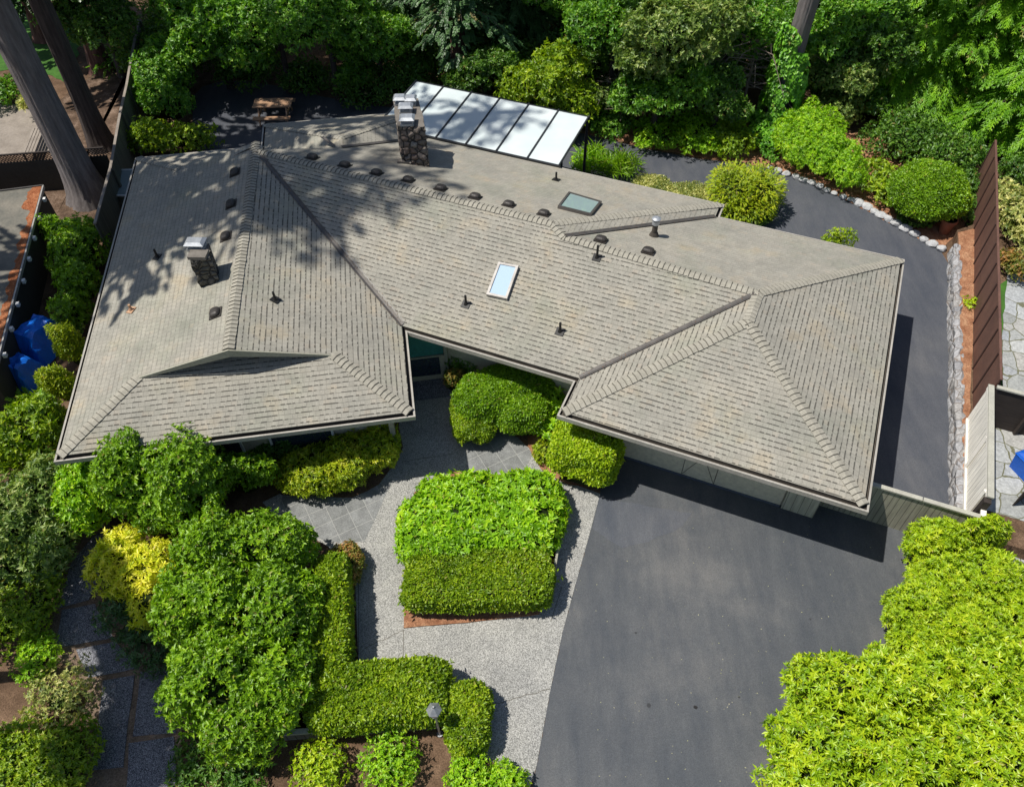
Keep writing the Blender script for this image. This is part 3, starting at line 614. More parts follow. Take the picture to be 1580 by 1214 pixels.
for a, b in ((SL, Sg), (Sg, SR)):     # pale barge boards of the front gablet
    g = MB(); off = -NA * 0.05
    aa, bb = a + off, b + off; ex = (bb - aa).normalized() * 0.0
    g.face([aa + Vector((0, 0, 0.0)), bb, bb - Vector((0, 0, 0.24)), aa - Vector((0, 0, 0.05))]) if a is SL else g.face([aa, bb, bb - Vector((0, 0, 0.05)), aa - Vector((0, 0, 0.24))])
    back = NA * 0.045
    pts = [aa, bb, bb - Vector((0, 0, 0.24 if a is SL else 0.05)), aa - Vector((0, 0, 0.05 if a is SL else 0.24))]
    g.face([p + back for p in reversed(pts)])
    for k in range(4): g.face([pts[k], pts[(k + 1) % 4], pts[(k + 1) % 4] + back, pts[k] + back])
    g.build('barge_board', MT['trim'], house)
def caps(a, b, drop, wd=0.15, step=0.15):
    m = MB(); a = Vector(a); b = Vector(b); d = b - a; Ln = d.length; d.normalize(); sd = Vector((-d.y, d.x, 0)).normalized()
    n = int(Ln / step); rng = random.Random(int(Ln * 1000))
    for i in range(n + 1):
        p = a + d * min(i * step, Ln); q = a + d * min(i * step + step * 1.25, Ln + 0.05); lo = 0.032 + rng.uniform(0, 0.01); hi = 0.018; j = rng.uniform(-0.008, 0.008)
        pc = p + Vector((0, 0, lo)); qc = q + Vector((0, 0, hi))
        L0, L1 = p + sd * (wd + j) + Vector((0, 0, lo - drop * wd)), q + sd * (wd + j) + Vector((0, 0, hi - drop * wd))
        R0, R1 = p - sd * (wd - j) + Vector((0, 0, lo - drop * wd)), q - sd * (wd - j) + Vector((0, 0, hi - drop * wd))
        m.face([L0, pc, qc, L1]); m.face([pc, R0, R1, qc])
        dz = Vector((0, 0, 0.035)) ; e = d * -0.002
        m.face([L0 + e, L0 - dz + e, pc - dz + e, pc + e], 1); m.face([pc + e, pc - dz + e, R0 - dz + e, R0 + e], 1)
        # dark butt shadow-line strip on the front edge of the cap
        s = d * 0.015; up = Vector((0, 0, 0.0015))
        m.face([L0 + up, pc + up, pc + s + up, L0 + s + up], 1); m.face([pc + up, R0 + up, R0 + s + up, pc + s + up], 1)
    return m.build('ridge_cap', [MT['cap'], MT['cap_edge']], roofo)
for a, b, dr in ((Sg, P_, .33), (P_, Ng, .33), (S1, P_, .33), (R_, T2, .33), (R_, Q_, .33), (A_, SL, .235), (B_, SR, .235), (I_, NL, .235), (E_, Q_, .235), (F_, Q_, .235), (G_, R_, .235), (H_, S1, .235), (T2, S1, .3), (J_, apex, .235), (X_, apex, .235)): caps(a, b, dr)
def valley(a, b, w0=0.075, mat='flash'):
    m = MB(); d = (b - a).normalized(); sd = Vector((-d.y, d.x, 0)).normalized() * w0; u = Vector((0, 0, 0.03)); rise = Vector((0, 0, 0.018))
    m.face([a + u - sd + rise, a + u, b + u, b + u - sd + rise]); m.face([a + u, a + u + sd + rise, b + u + sd + rise, b + u])
    return m.build('valley_flashing', MT[mat], roofo)
valley(C_, P_ + (C_ - P_) * 0.02); valley(D_, R_ + (D_ - R_) * .02); valley(Hi_, T2); valley(X2_, r_); valley(un(516, 227, 3.72), un(497, 213, 3.72), 0.06)
m = MB(); d = (P_ - C_).normalized(); m.bar(C_ + Vector((.06, .1, .05)), C_ + d * 4.2 + Vector((.06, .1, .05)), 0.02, 0.012); m.build('valley_edge', MT['flash_pale'], roofo)
# gutters, fascia, soffit, walls
INR = inset(OUT, 0.05); INB = inset(OUT, 0.14)
n = len(OUT)
for i in range(n):
    j = (i + 1) % n; gm = MB(); o0, o1, i0, i1, b0, b1 = OUT[i], OUT[j], INR[i], INR[j], INB[i], INB[j]
    Z = lambda p, z: (p.x, p.y, z)
    gm.face([Z(o0, 2.61), Z(o1, 2.61), Z(i1, 2.61), Z(i0, 2.61)], 1)
    gm.face([Z(o0, 2.47), Z(o1, 2.47), Z(o1, 2.61), Z(o0, 2.61)], 1)
    gm.face([Z(i0, 2.61), Z(i1, 2.61), Z(i1, 2.53), Z(i0, 2.53)], 0)
    gm.face([Z(i0, 2.53), Z(i1, 2.53), Z(b1, 2.53), Z(b0, 2.53)], 0)
    gm.face([Z(b0, 2.53), Z(b1, 2.53), Z(b1, 2.635), Z(b0, 2.635)], 0)
    gm.face([Z(o0, 2.47), Z(b0, 2.47), Z(b1, 2.47), Z(o1, 2.47)], 1)
    gm.build('gutter', [MT['gutter_in'], MT['gutter_lip']], house)
m = MB(); m.face([(p.x, p.y, 2.468) for p in reversed(INB)]); m.build('soffit', MT['wall'], house)
W = inset(OUT, 0.95)
W = [fA(0.95, 0.95), fA(8.13, 0.95), fA(8.13, 3.42), fA(10.15, 3.42), fM(1.0, 2.1), fM(1.0, 1.33), fM(6.95, 1.33), fM(6.95, 8.9), fM(1.1, 8.9), fM(1.1, 9.6), isec(fA(9.7, 0), NA, fM(0, 9.6), DM), fA(9.7, 14.1), fA(5.4, 14.1), fA(5.4, 12.7), fA(0.95, 12.7)]
m = MB(); k = len(W)
for i in range(k):
    a, b = W[i], W[(i + 1) % k]; m.face([(a.x, a.y, 0), (b.x, b.y, 0), (b.x, b.y, 2.467), (a.x, a.y, 2.467)])
m.build('wall', MT['wall'], house)
# garage door: three panels with a diagonal brace pattern in the middle panel, siding at its right
gd = MB(); y0 = 1.29
gd.face([fM(1.5, y0, 0.04), fM(6.15, y0, 0.04), fM(6.15, y0, 2.3), fM(1.5, y0, 2.3)])
gdo = gd.build('garage_door', MT['door'], house)
m = MB()
for u in (3.38, 4.3): m.bar(fM(u, y0 - .004, .05), fM(u, y0 - .004, 2.25), .014, .014)
m.bar(fM(3.4, y0 - .012, .1), fM(3.85, y0 - .012, 1.15), .01, .01); m.bar(fM(3.85, y0 - .012, 1.15), fM(4.28, y0 - .012, .1), .01, .01)
m.build('door_joint', MT['cap_edge'], gdo)
m = MB(); m.bar(fM(1.5, y0 - .02, .03), fM(6.15, y0 - .02, .03), .04, .05); m.build('door_seal', simple('bluegrey_seal', (0.1, 0.12, 0.16)), gdo)
m = MB(); m.box(fM(3.85, y0 - .03, 1.3), (.1, .05, .04), MA); m.build('door_handle', MT['black'], gdo)
m = MB(); c = fM(6.62, 1.30, 1.22); m.box(c, (0.86, 0.13, 2.44), MA); m.build('siding', MT['olive_siding'], house)
# walls and openings seen under the front eaves
def window(a, b, z0, z1, fw=0.06, glass='glass'):
    m = MB(); 
    for p, q in ((Vector((a.x, a.y, z0)), Vector((b.x, b.y, z0))), (Vector((a.x, a.y, z1)), Vector((b.x, b.y, z1))), (Vector((a.x, a.y, z0)), Vector((a.x, a.y, z1))), (Vector((b.x, b.y, z0)), Vector((b.x, b.y, z1)))): m.bar(p, q, fw, fw)
    f = m.build('window', MT['white_trim'], house)
    m = MB(); m.face([(a.x, a.y, z0), (b.x, b.y, z0), (b.x, b.y, z1), (a.x, a.y, z1)]); m.build('pane', MT[glass], f); return f
window(fA(5.0, 0.9), fA(6.7, 0.9), 0.7, 1.7); window(fA(2.2, 0.9), fA(4.2, 0.9), 0.7, 1.7)
def quad(name, pts, mat, par, th=0.05):
    m = MB(); m.face(pts); return m.build(name, MT[mat], par)
f = quad('entry_panel', [fA(8.2, 3.39, 1.28), fA(10.05, 3.39, 1.28), fA(10.05, 3.39, 2.4), fA(8.2, 3.39, 2.4)], 'teal', house)
d_ = quad('front_door', [fA(8.3, 3.38, .4), fA(9.9, 3.38, .4), fA(9.9, 3.38, 1.2), fA(8.3, 3.38, 1.2)], 'glass', house)
m = MB(); m.bar(fA(8.2, 3.37, 1.24), fA(10.1, 3.37, 1.24), .05, .05); m.bar(fA(10.12, 3.36, .1), fA(10.12, 3.36, 2.4), .09, .09); m.bar(fA(8.25, 3.37, .4), fA(8.25, 3.37, 2.4), .06, .06); m.build('entry_frame', MT['trim'], house)
m = MB(); m.box(fA(8.35, 0.75, 1.2), (0.14, 0.14, 2.4), AA); m.build('porch_post', MT['flash_pale'], house)

# roof fittings
def rz_of(P):  # height of the roof under a photograph pixel
    return P
def roofpt(px, py):
    z = 3.6
    dg = bpy.context.evaluated_depsgraph_get()
    o = Vector((0, 0, HC)); d = (un(px, py, 0) - o).normalized()
    hit = ROOFBVH.ray_cast(o, d); return hit[0], hit[1]
from mathutils.bvhtree import BVHTree
ROOFBVH = BVHTree.FromPolygons([Vector(v) for v in roof.v], roof.f)
def align(nrmv, P, rz):
    z = nrmv if nrmv.z > 0 else -nrmv; x = Vector((math.cos(rz), math.sin(rz), 0)); x = (x - z * x.dot(z)).normalized(); y = z.cross(x)
    return Matrix.Translation(P) @ Matrix((x, y, z)).transposed().to_4x4()
def sblob(m, M, rad, p=3.0, nu=16, nv=8, mi=0, zmin=0.0):
    i0 = len(m.v); rows = []
    for i in range(nv + 1):
        ph = math.pi / 2 * i / nv
        for j in range(nu):
            t = 2 * math.pi * j / nu; c, s = math.cos(t), math.sin(t); k = (abs(c) ** p + abs(s) ** p) ** (-1 / p)
            q = Vector((c * k * math.cos(ph) ** 0.6 * rad[0], s * k * math.cos(ph) ** 0.6 * rad[1], math.sin(ph) * rad[2])) 
            m.v.append(tuple(M @ q))
    for i in range(nv):
        for j in range(nu):
            b = (j + 1) % nu; m.f.append((i0 + i * nu + j, i0 + i * nu + b, i0 + (i + 1) * nu + b, i0 + (i + 1) * nu + j)); m.m.append(mi)
for (px, py) in [(363, 267), (357, 316), (349, 366), (333, 484), (482, 244), (532, 256), (581, 268), (630, 279), (680, 292), (733, 305), (785, 317), (839, 331), (927, 371), (1000, 389)]:
    P, nn = roofpt(px, py); mm = MB(); ang = MA if px > 400 else AA + R(90)
    M = align(nn, P, ang); sblob(mm, M @ Matrix.Translation((0, 0, 0.05)), (0.175, 0.15, 0.1), 3.2)
    i = len(mm.v); b = MB(); b.box((0, 0, 0.02), (0.38, 0.36, 0.02)); b.box((0, 0, 0.05), (0.27, 0.23, 0.06))
    mm.v += [tuple(M @ Vector(v)) for v in b.v]; mm.f += [tuple(i + k for k in f) for f in b.f]; mm.m += b.m
    mm.build('roof_vent', MT['vent'], roofo, smooth=False)
for (px, py, hgt) in [(243, 397, .3), (203, 479, .22), (425, 463, .3), (719, 470, .35), (864, 512, .35), (921, 398, .45), (858, 278, .3)]:
    P, nn = roofpt(px, py); mm = MB(); mm.tube([P - Vector((0, 0, .05)), P + Vector((0, 0, hgt))], 0.035, 10); 
    M = align(nn, P, MA); b = MB(); b.box((0, 0, 0.02), (0.24, 0.24, 0.02)); i = len(mm.v); mm.v += [tuple(M @ Vector(v)) for v in b.v]; mm.f += [tuple(i + k for k in f) for f in b.f]; mm.m += b.m
    mm.tube([P + Vector((0, 0, -.02)), P + Vector((0, 0, .09))], [0.08, 0.045], 10)
    mm.build('vent_pipe', MT['black'] if px != 203 else MT['wood'], roofo)
P, nn = roofpt(1009, 363); mm = MB(); mm.tube([P + Vector((0, 0, -.05)), P + Vector((0, 0, .12))], [.17, .1], 16, 0); mm.tube([P, P + Vector((0, 0, .45))], .085, 16, 0)
fs = mm.build('flue', MT['gutter_in'], roofo)
mm = MB(); mm.tube([P + Vector((0, 0, .42)), P + Vector((0, 0, .56))], .115, 16); mm.tube([P + Vector((0, 0, .60)), P + Vector((0, 0, .625)), P + Vector((0, 0, .66))], [.135, .135, .06], 18)
for a in range(4): mm.bar(P + Vector((.09 * math.cos(a * 1.57), .09 * math.sin(a * 1.57), .55)), P + Vector((.09 * math.cos(a * 1.57), .09 * math.sin(a * 1.57), .61)), .02, .02)
mm.build('flue_cap', MT['steel'], roofo)
def skylight(c4, frame, glassm, hgt=0.12):
    pts = [roofpt(*p) for p in c4]; nn = pts[0][1]; nn = nn if nn.z > 0 else -nn; B0 = [p[0] for p in pts]; cen = sum(B0, Vector()) / 4
    m = MB(); T = [p + nn * hgt for p in B0]
    Ti = [p + (cen + nn * hgt - p) * 0.0 for p in T]
    inner = []
    for k in range(4):
        a, b, c = T[k - 1], T[k], T[(k + 1) % 4]; inner.append(b + (a - b).normalized() * .07 + (c - b).normalized() * .07)
    for k in range(4):
        j = (k + 1) % 4; m.face([B0[k], B0[j], T[j], T[k]]); m.face([T[k], T[j], inner[j], inner[k]])
        m.face([inner[k], inner[j], inner[j] - nn * .05, inner[k] - nn * .05])
    fr = m.build('skylight', MT[frame], house)
    m = MB(); m.face([p - nn * 0.03 for p in inner]); m.build('glazing', glassm, fr)
def glassmat(name, c, rough=0.03):
    m_, t, b = newmat(name); b.inputs['Base Color'].default_value = (*c, 1); b.inputs['Roughness'].default_value = rough; b.inputs['Specular IOR Level'].default_value = 1.0; b.inputs['Coat Weight'].default_value = 0.6
    return m_
skylight([(751, 457), (770, 407), (801, 413), (783, 464)], 'flash_pale', glassmat('sky_glass', (0.42, 0.55, 0.68)))
skylight([(860, 322), (877, 300), (928, 315), (912, 335)], 'flash', glassmat('well_glass', (0.3, 0.4, 0.4)), 0.1)
def chimney(name, c4, ztop, zb, mat, cap=0.0):
    m = MB(); n_ = 14; cen = sum(c4, Vector()) / 4; rng = random.Random(4); levels = int((ztop - zb) / 0.11)
    rings = []
    for lv in range(levels + 1):
        z = zb + (ztop - zb) * lv / levels; ring = []
        for k in range(4):
            a, b = c4[k], c4[(k + 1) % 4]
            for s in range(6):
                p = a.lerp(b, s / 6); o = (p - cen).normalized(); q = p + o * rng.uniform(-.035, .035); ring.append((q.x, q.y, z))
        rings.append(ring)
    nn = len(rings[0]); i0 = len(m.v)
    for r in rings: m.v += r
    for lv in range(levels):
        for k in range(nn):
            b = (k + 1) % nn; m.f.append((i0 + lv * nn + k, i0 + lv * nn + b, i0 + (lv + 1) * nn + b, i0 + (lv + 1) * nn + k)); m.m.append(0)
    m.f.append(tuple(i0 + levels * nn + k for k in range(nn))); m.m.append(1)
    return m.build('chimney', [MT[mat], MT['mortar']], house)
zt = 5.0
c4 = [un(613, 195, zt), un(656, 196, zt), un(645, 152, zt), un(606, 150, zt)]
ch1 = chimney('chimney', c4, zt, 3.2, 'chimney')
m = MB(); cc = sum(c4, Vector()) / 4
b0 = un(614.7, 249, 3.66); b1 = un(661, 249, 3.62); m.bar(b0 + Vector((-.03, -.05, 0)), b1 + Vector((.03, -.05, 0)), .12, .12); m.build('chimney_flashing', MT['mortar'], ch1)
def cowl(parent, c, sx, sy, h, rz=0.0):
    m = MB(); M = Matrix.Translation(c) @ Matrix.Rotation(rz, 4, 'Z')
    for x in (-1, 1):
        for y in (-1, 1): m.bar(M @ Vector((x * sx * .36, y * sy * .36, 0)), M @ Vector((x * sx * .36, y * sy * .36, h)), .02, .02)
    m.box(M @ Vector((0, 0, .03)), (sx * .85, sy * .85, .07), rz)
    a = [M @ Vector((x * sx / 2, y * sy / 2, h)) for x, y in ((-1, -1), (1, -1), (1, 1), (-1, 1))]; b = [M @ Vector((x * sx * .34, y * sy * .3, h + .07)) for x, y in ((-1, -1), (1, -1), (1, 1), (-1, 1))]
    for k in range(4): m.face([a[k], a[(k + 1) % 4], b[(k + 1) % 4], b[k]])
    m.face(b); m.face([p - Vector((0, 0, .01)) for p in reversed(a)])
    m.build('chimney_cap', MT['steel'], parent)
for (px, py, sx, sy) in ((628, 184, .5, .42), (626, 166, .48, .36), (617, 153, .42, .4), (634, 154, .38, .4)): cowl(ch1, un(px, py, zt + .15) - Vector((0, 0, .15)), sx, sy, .2)
zt = 4.75
c4 = [un(291, 392, zt), un(320, 386, zt), un(325, 376, zt), un(296, 378, zt)]
c4 = [un(292, 402, zt), un(324, 398, zt), un(322, 376, zt), un(290, 379, zt)]
ch2 = chimney('chimney', c4, zt, 3.2, 'chimney2')
cowl(ch2, un(302, 376, zt + .14) - Vector((0, 0, .14)), .55, .4, .2, R(-3)); 
m = MB(); q = un(306, 393, zt + .04); m.box(q, (.5, .34, .1), R(-3)); m.build('flue_box', MT['mortar'], ch2)

m = MB(); rg_ = random.Random(12)      # dry needles caught in the valleys and scattered on the slopes
def flake(P, nn_, s):
    a = rg_.uniform(0, 6.28); u_ = Vector((math.cos(a), math.sin(a), 0)); u_ = (u_ - nn_ * u_.dot(nn_)).normalized(); v_ = nn_.cross(u_); P = P + nn_ * .012
    m.face([P - u_ * s, P - v_ * s * .3, P + u_ * s, P + v_ * s * .3])
for a_, b_, n_, w_ in ((C_, P_, 260, .16), (D_, R_, 120, .14), (Hi_, T2, 90, .12)):
    d_ = (b_ - a_).normalized(); sd_ = Vector((-d_.y, d_.x, 0))
    for k in range(n_):
        q_ = a_.lerp(b_, rg_.random() ** 1.3) + sd_ * rg_.gauss(0, w_); h_ = ROOFBVH.ray_cast(Vector((q_.x, q_.y, 9)), Vector((0, 0, -1)))
        if h_[0]: flake(h_[0] + Vector((0, 0, .025)), h_[1] if h_[1].z > 0 else -h_[1], rg_.uniform(.012, .03))
for k in range(420):
    h_ = ROOFBVH.ray_cast(Vector((rg_.uniform(-12, 10), rg_.uniform(12, 27), 9)), Vector((0, 0, -1)))
    if h_[0] and (h_[0].x < -2 or rg_.random() < .35): flake(h_[0], h_[1] if h_[1].z > 0 else -h_[1], rg_.uniform(.008, .022))
tag(m.build('needle_litter', simple('dry_needles', (.2, .11, .06), (.1, .06, .035)), roofo), kind='stuff')

# ------------------------------------------------------------------ patio cover with white panels
pc = empty('patio_cover', fM(-7.4, 12.1), 0, 'lean-to patio cover of six white translucent panels between dark bars behind the chimney', 'patio cover')
U = [-11.0 + 7.2 * k / 6 for k in range(7)]; zf, zb_ = 2.72, 2.85
tr = newmat('white_translucent'); mm_, t, b = tr; nz = noise(t, wpos(t), 0.9, 4); t.links.new(ramp(t, nz, [(0.3, (0.54, 0.61, 0.61)), (0.7, (0.64, 0.69, 0.68))]), b.inputs['Base Color']); b.inputs['Roughness'].default_value = 0.3
for k in range(6):
    m = MB(); a, c = U[k] + .03, U[k + 1] - .03
    P4 = [fM(a, 10.52, zf), fM(c, 10.52, zf), fM(c, 13.66, zb_), fM(a, 13.66, zb_)]; m.face(P4); m.face([p - Vector((0, 0, .015)) for p in reversed(P4)])
    for i in range(4): j = (i + 1) % 4; m.face([P4[i], P4[i] - Vector((0, 0, .015)), P4[j] - Vector((0, 0, .015)), P4[j]])
    m.build('panel', mm_, pc)
for u in U: m = MB(); m.bar(fM(u, 10.45, zf + .01), fM(u, 13.7, zb_ + .01), .05, .06); m.build('glazing_bar', MT['frame_dark'], pc)
for v, z in ((10.47, zf - .05), (13.66, zb_ - .06)): m = MB(); m.bar(fM(U[0] - .05, v, z), fM(U[-1] + .05, v, z), .08, .12); m.build('beam', MT['frame_dark'], pc)
for u, v in ((U[0], 13.5), (U[3], 13.5), (U[6], 13.5), (U[6], 10.7)): m = MB(); m.bar(fM(u, v, 0), fM(u, v, zf), .1, .1); m.build('post', MT['frame_dark'], pc)

# ------------------------------------------------------------------ fences and walls
fe = empty('board_fence', fM(8.4, 1.75), 0, 'low olive board fence joining the garage corner to the cream gate', 'fence')
m = MB(); a, b = fM(7.06, 1.72), fM(10.72, 1.72); c, d = fM(10.72, 1.76), fM(7.06, 1.76); m.prism([a, b, c, d], 0.0, 1.5); m.build('boards', MT['olive_fence'], fe)
m = MB(); m.bar(fM(8.0, 1.74, 1.53), fM(9.3, 1.74, 1.53), .12, .05); m.build('cap_rail', MT['olive_cap'], fe); m = MB(); m.bar(fM(9.33, 1.74, 1.53), fM(10.76, 1.74, 1.53), .12, .05); m.build('cap_rail', MT['olive_cap'], fe)
cf = empty('cream_fence', fM(10.8, 4.5), 0, 'sunlit cream board fence facing the drive at the end of the stone wall', 'fence')
x0 = 10.7; 
def on(u, v, z): return fM(u, v, z)
m = MB(); m.prism([fM(x0, 2.1), fM(x0 + .04, 2.1), fM(x0 - .03, 5.95), fM(x0 - .07, 5.95)], .3, 1.95); m.build('boards', MT['cream'], cf)
for z in (.52, 1.9): m = MB(); m.bar(fM(x0 - .03, 2.1, z), fM(x0 - .1, 5.95, z), .05, .09); m.build('rail', MT['cream_trim'], cf)
m = MB(); m.bar(fM(x0 + .02, 2.05, 1.98), fM(x0 - .05, 6.0, 1.98), .15, .05); m.build('cap_rail', MT['olive_cap'], cf)
for v in (2.3, 4.1, 5.9): m = MB(); m.bar(fM(x0 - .05, v, .1), fM(x0 - .05, v, 1.9), .09, .09); m.build('post', MT['cream_trim'], cf)
m = MB(); m.prism([fM(x0, 1.7), fM(x0 + .05, 1.7), fM(x0 + .05, 2.1), fM(x0, 2.1)], 0, 1.55); m.bar(fM(x0 + .02, 1.7, 1.58), fM(x0 + .02, 2.1, 1.58), .13, .05); m.build('lower_section', MT['cream_trim'], cf)
m = MB(); m.box(fM(x0 - .02, 2.0, .96), (.17, .17, 1.92), MA); m.build('gate_post', MT['darkwood'], cf)
df = empty('dark_fence', fM(12.5, 6.3), 0, 'shaded dark brown board fence running off to the right behind the blue bin', 'fence')
m = MB(); m.prism([fM(x0 + .06, 5.97), fM(17, 5.97), fM(17, 6.02), fM(x0 + .06, 6.02)], .45, 1.95); m.build('boards', MT['darkwood'], df)
m = MB(); m.bar(fM(x0 + .1, 5.99, 1.98), fM(17, 5.99, 1.98), .12, .05); m.build('cap_rail', MT['olive_cap'], df)
for u in (11.9, 13.4): m = MB(); m.bar(fM(u, 5.92, .45), fM(u, 5.92, 1.9), .09, .09); m.build('post', MT['darkwood'], df)
dg = empty('wooden_gate', fM(12.2, 1.6), 0, 'dark slatted gate beyond the cream fence at the right edge', 'gate')
ga, gb = un(1546, 798, 0.0), un(1600, 760, 0.0); gd_ = (gb - ga).normalized(); gn = Vector((-gd_.y, gd_.x, 0))
for k in range(9): p = ga + gd_ * (.12 + k * .17); m = MB(); m.prism([p, p + gd_ * .15, p + gd_ * .15 + gn * .03, p + gn * .03], .1, 1.25); m.build('slat', MT['darkwood'], dg)
for z in (.2, 1.3): m = MB(); m.bar(ga + Vector((0, 0, z)) - gn * .04, ga + gd_ * 1.8 + Vector((0, 0, z)) - gn * .04, .06, .1); m.build('rail', MT['frame_dark'], dg)
# rusty panel fence
rf = empty('panel_fence', fM(10.95, 11), 0, 'tall weathered brown panel fence above the mulch strip', 'fence')
vs = [6.1 + k * 1.04 for k in range(13)]
ru = lambda v: 10.96 - .029 * v
for k in range(12):
    m = MB(); m.prism([fM(ru(vs[k]), vs[k] + .02), fM(ru(vs[k]) + .04, vs[k] + .02), fM(ru(vs[k + 1]) + .04, vs[k + 1] - .02), fM(ru(vs[k + 1]), vs[k + 1] - .02)], .3, 2.2); m.build('panel', MT['rust'], rf)
    m = MB(); m.bar(fM(ru(vs[k + 1]), vs[k + 1], .3), fM(ru(vs[k + 1]), vs[k + 1], 2.19), .05, .06); m.build('post', MT['rust_dark'], rf)
m = MB(); m.bar(fM(ru(6.1) + .02, 6.05, 2.22), fM(ru(18.6) + .02, 18.65, 2.22), .07, .04); m.build('cap_rail', MT['rust'], rf)
# granite retaining wall
sw = MB(); rng = random.Random(3); prev = None; nseg = 64; i0 = 0
prof = [(0.0, 0.0), (0.03, .24), (0.06, .43), (.2, .5), (.34, .48), (.4, .3), (.42, 0)]
for s in range(nseg + 1):
    v = 1.79 + (14.3 - 1.79) * s / nseg
    for (du, z) in prof: P = fM(10.62 - .056 * v + du * .8 + rng.uniform(-.035, .035), v, max(0, z + rng.uniform(-.04, .04))); sw.v.append(tuple(P))
npf = len(prof)
for s in range(nseg):
    for k in range(npf - 1): a = s * npf + k; sw.f.append((a, a + 1, a + npf + 1, a + npf)); sw.m.append(0)
tag(sw.build('stone_wall', MT['granite']), 'low pale granite wall along the right side of the back drive', 'wall')
# rocks edging the back drive
def rock(seed, s):
    r = np.random.default_rng(seed); me = MB(); bm = bmesh.new(); bmesh.ops.create_icosphere(bm, subdivisions=2, radius=1)
    dirs = r.normal(0, 1, (7, 3)); dirs /= np.linalg.norm(dirs, axis=1)[:, None]
    for vv_ in bm.verts:
        for dd in dirs:
            x = vv_.co.dot(Vector(dd)); 
            if x > .72: vv_.co -= Vector(dd) * (x - .72)
        vv_.co = Vector((vv_.co.x * s[0], vv_.co.y * s[1], vv_.co.z * s[2]))
    mesh = bpy.data.meshes.new('border_rock'); bm.to_mesh(mesh); bm.free(); mesh.materials.append(MT['rock']); return mesh
meshes = [rock(i, (.22, .17, .15)) for i in range(6)]
line = [(1188, 259), (1200, 263), (1213, 268), (1228, 273), (1240, 278), (1252, 282), (1264, 287), (1275, 293), (1287, 298), (1301, 304), (1313, 308), (1324, 313), (1337, 319), (1349, 326), (1359, 332), (1370, 338), (1384, 345), (1397, 353), (1411, 361), (1425, 369), (1438, 376), (1453, 384)]
side = 0
for k, (x, y) in enumerate(line):
    o = bpy.data.objects.new('border_rock', meshes[k % 6]); C.objects.link(o); o.location = un(x, y, .07); sc = random.uniform(.8, 1.25) * (1.15 if k > 10 else .8); o.scale = (sc, sc, sc * .9); o.rotation_euler = (0, 0, -.35 + random.uniform(-.5, .5))
    tag(o, 'pale rock in the row edging the back drive below the shrubs', 'rock', 'pale rocks edging the back drive')
# ------------------------------------------------------------------ left side: tall fence, neighbour's shed, tarps, lattice fence
tf = empty('tall_fence', un(190, 200, 0), 0, 'tall greyish green board fence running up the left side of the house', 'fence')
fb = [un(200, 372, 0), un(186, 300, 0), un(204, 195, 0), un(214, 120, 0), un(238, 32, 0)]
fb = [Vector((q_.x, q_.y, 0)) for q_ in pxs([(147, 346), (171, 260), (186, 175), (196, 132), (204, 85), (214, 31)], 1.9)]
for k in range(len(fb) - 1):
    a, b = fb[k], fb[k + 1]; dd = (b - a).normalized(); nn_ = Vector((-dd.y, dd.x, 0)) * .04
    m = MB(); m.prism([a, b, b + nn_, a + nn_], 0, 1.9); m.build('boards', MT['greywood'], tf)
    m = MB(); m.bar(a + Vector((0, 0, 1.93)), b + Vector((0, 0, 1.93)), .1, .05); m.build('cap_rail', MT['deck'], tf)
    m = MB(); m.bar(b - nn_, b - nn_ + Vector((0, 0, 1.85)), .1, .1); m.build('post', MT['greywood'], tf)
lf = empty('lattice_fence', un(60, 285, 0), 0, 'dark fence with a lattice top crossing behind the mossy shed roof', 'fence')
la, lb = un(-60, 305, 0), un(185, 286, 0); 
m = MB(); m.prism([la, lb, lb + Vector((0, .05, 0)), la + Vector((0, .05, 0))], 0, 1.35); m.build('boards', MT['shed_wall'], lf)
m = MB(); L_ = (lb - la).length; dd = (lb - la).normalized()
for k in range(int(L_ / .12)):
    p = la + dd * (k * .12); m.bar(p + Vector((0, .02, 1.36)), p + dd * .3 + Vector((0, .02, 1.68)), .02, .02); m.bar(p + dd * .3 + Vector((0, .02, 1.36)), p + Vector((0, .02, 1.68)), .02, .02)
m.build('lattice', MT['darkwood'], lf); m = MB(); m.bar(la + Vector((0, .02, 1.7)), lb + Vector((0, .02, 1.7)), .07, .05); m.build('cap_rail', MT['darkwood'], lf)
# the shed: roof corner seen at the left edge
zs = 1.5
r1, r2, r3, r4 = un(67, 287, zs), un(-130, 312, zs), un(-190, 640, zs), un(2, 540, zs)
r4 = un(-12, 590, zs)
sh = empty('garden_shed', un(-40, 420, 0), 0, 'flat roofed dark shed with orange cedar needles along its roof edge', 'shed')
m = MB(); m.prism([r3, r4, r1, r2], zs - .1, zs); m.build('roof', MT['shed_roof'], sh)
def rbar(a, b, nm, mat, w_=.1, h_=.12): m = MB(); m.bar(a, b, w_, h_); return m.build(nm, MT[mat], sh)
rbar(r4 + Vector((0, 0, -.02)), r1 + Vector((0, 0, -.02)), 'edge_trim', 'flash_pale', .05, .12); rbar(r1, r2, 'edge_trim', 'flash', .05, .1)
edge = (r1 - r4).normalized(); en = Vector((-edge.y, edge.x, 0))
pts = []; rngs = random.Random(9)
for k in range(25): pts.append(r4.lerp(r1, k / 24) + en * .06)
for k in range(96, -1, -1): pts.append(r4.lerp(r1, k / 96) + en * (.3 + .06 * math.sin(k * .31) + .05 * math.sin(k * .83) + rngs.uniform(-.03, .03) + (.18 if k > 82 else 0)))
m = MB(); m.face([(p.x, p.y, zs + .012) for p in pts]); m.build('needle_litter', MT['rust_needles'], sh)
wl = [p + (((r1 + r2 + r3 + r4) / 4) - p) * .02 for p in (r3, r4, r1, r2)]
m = MB(); 
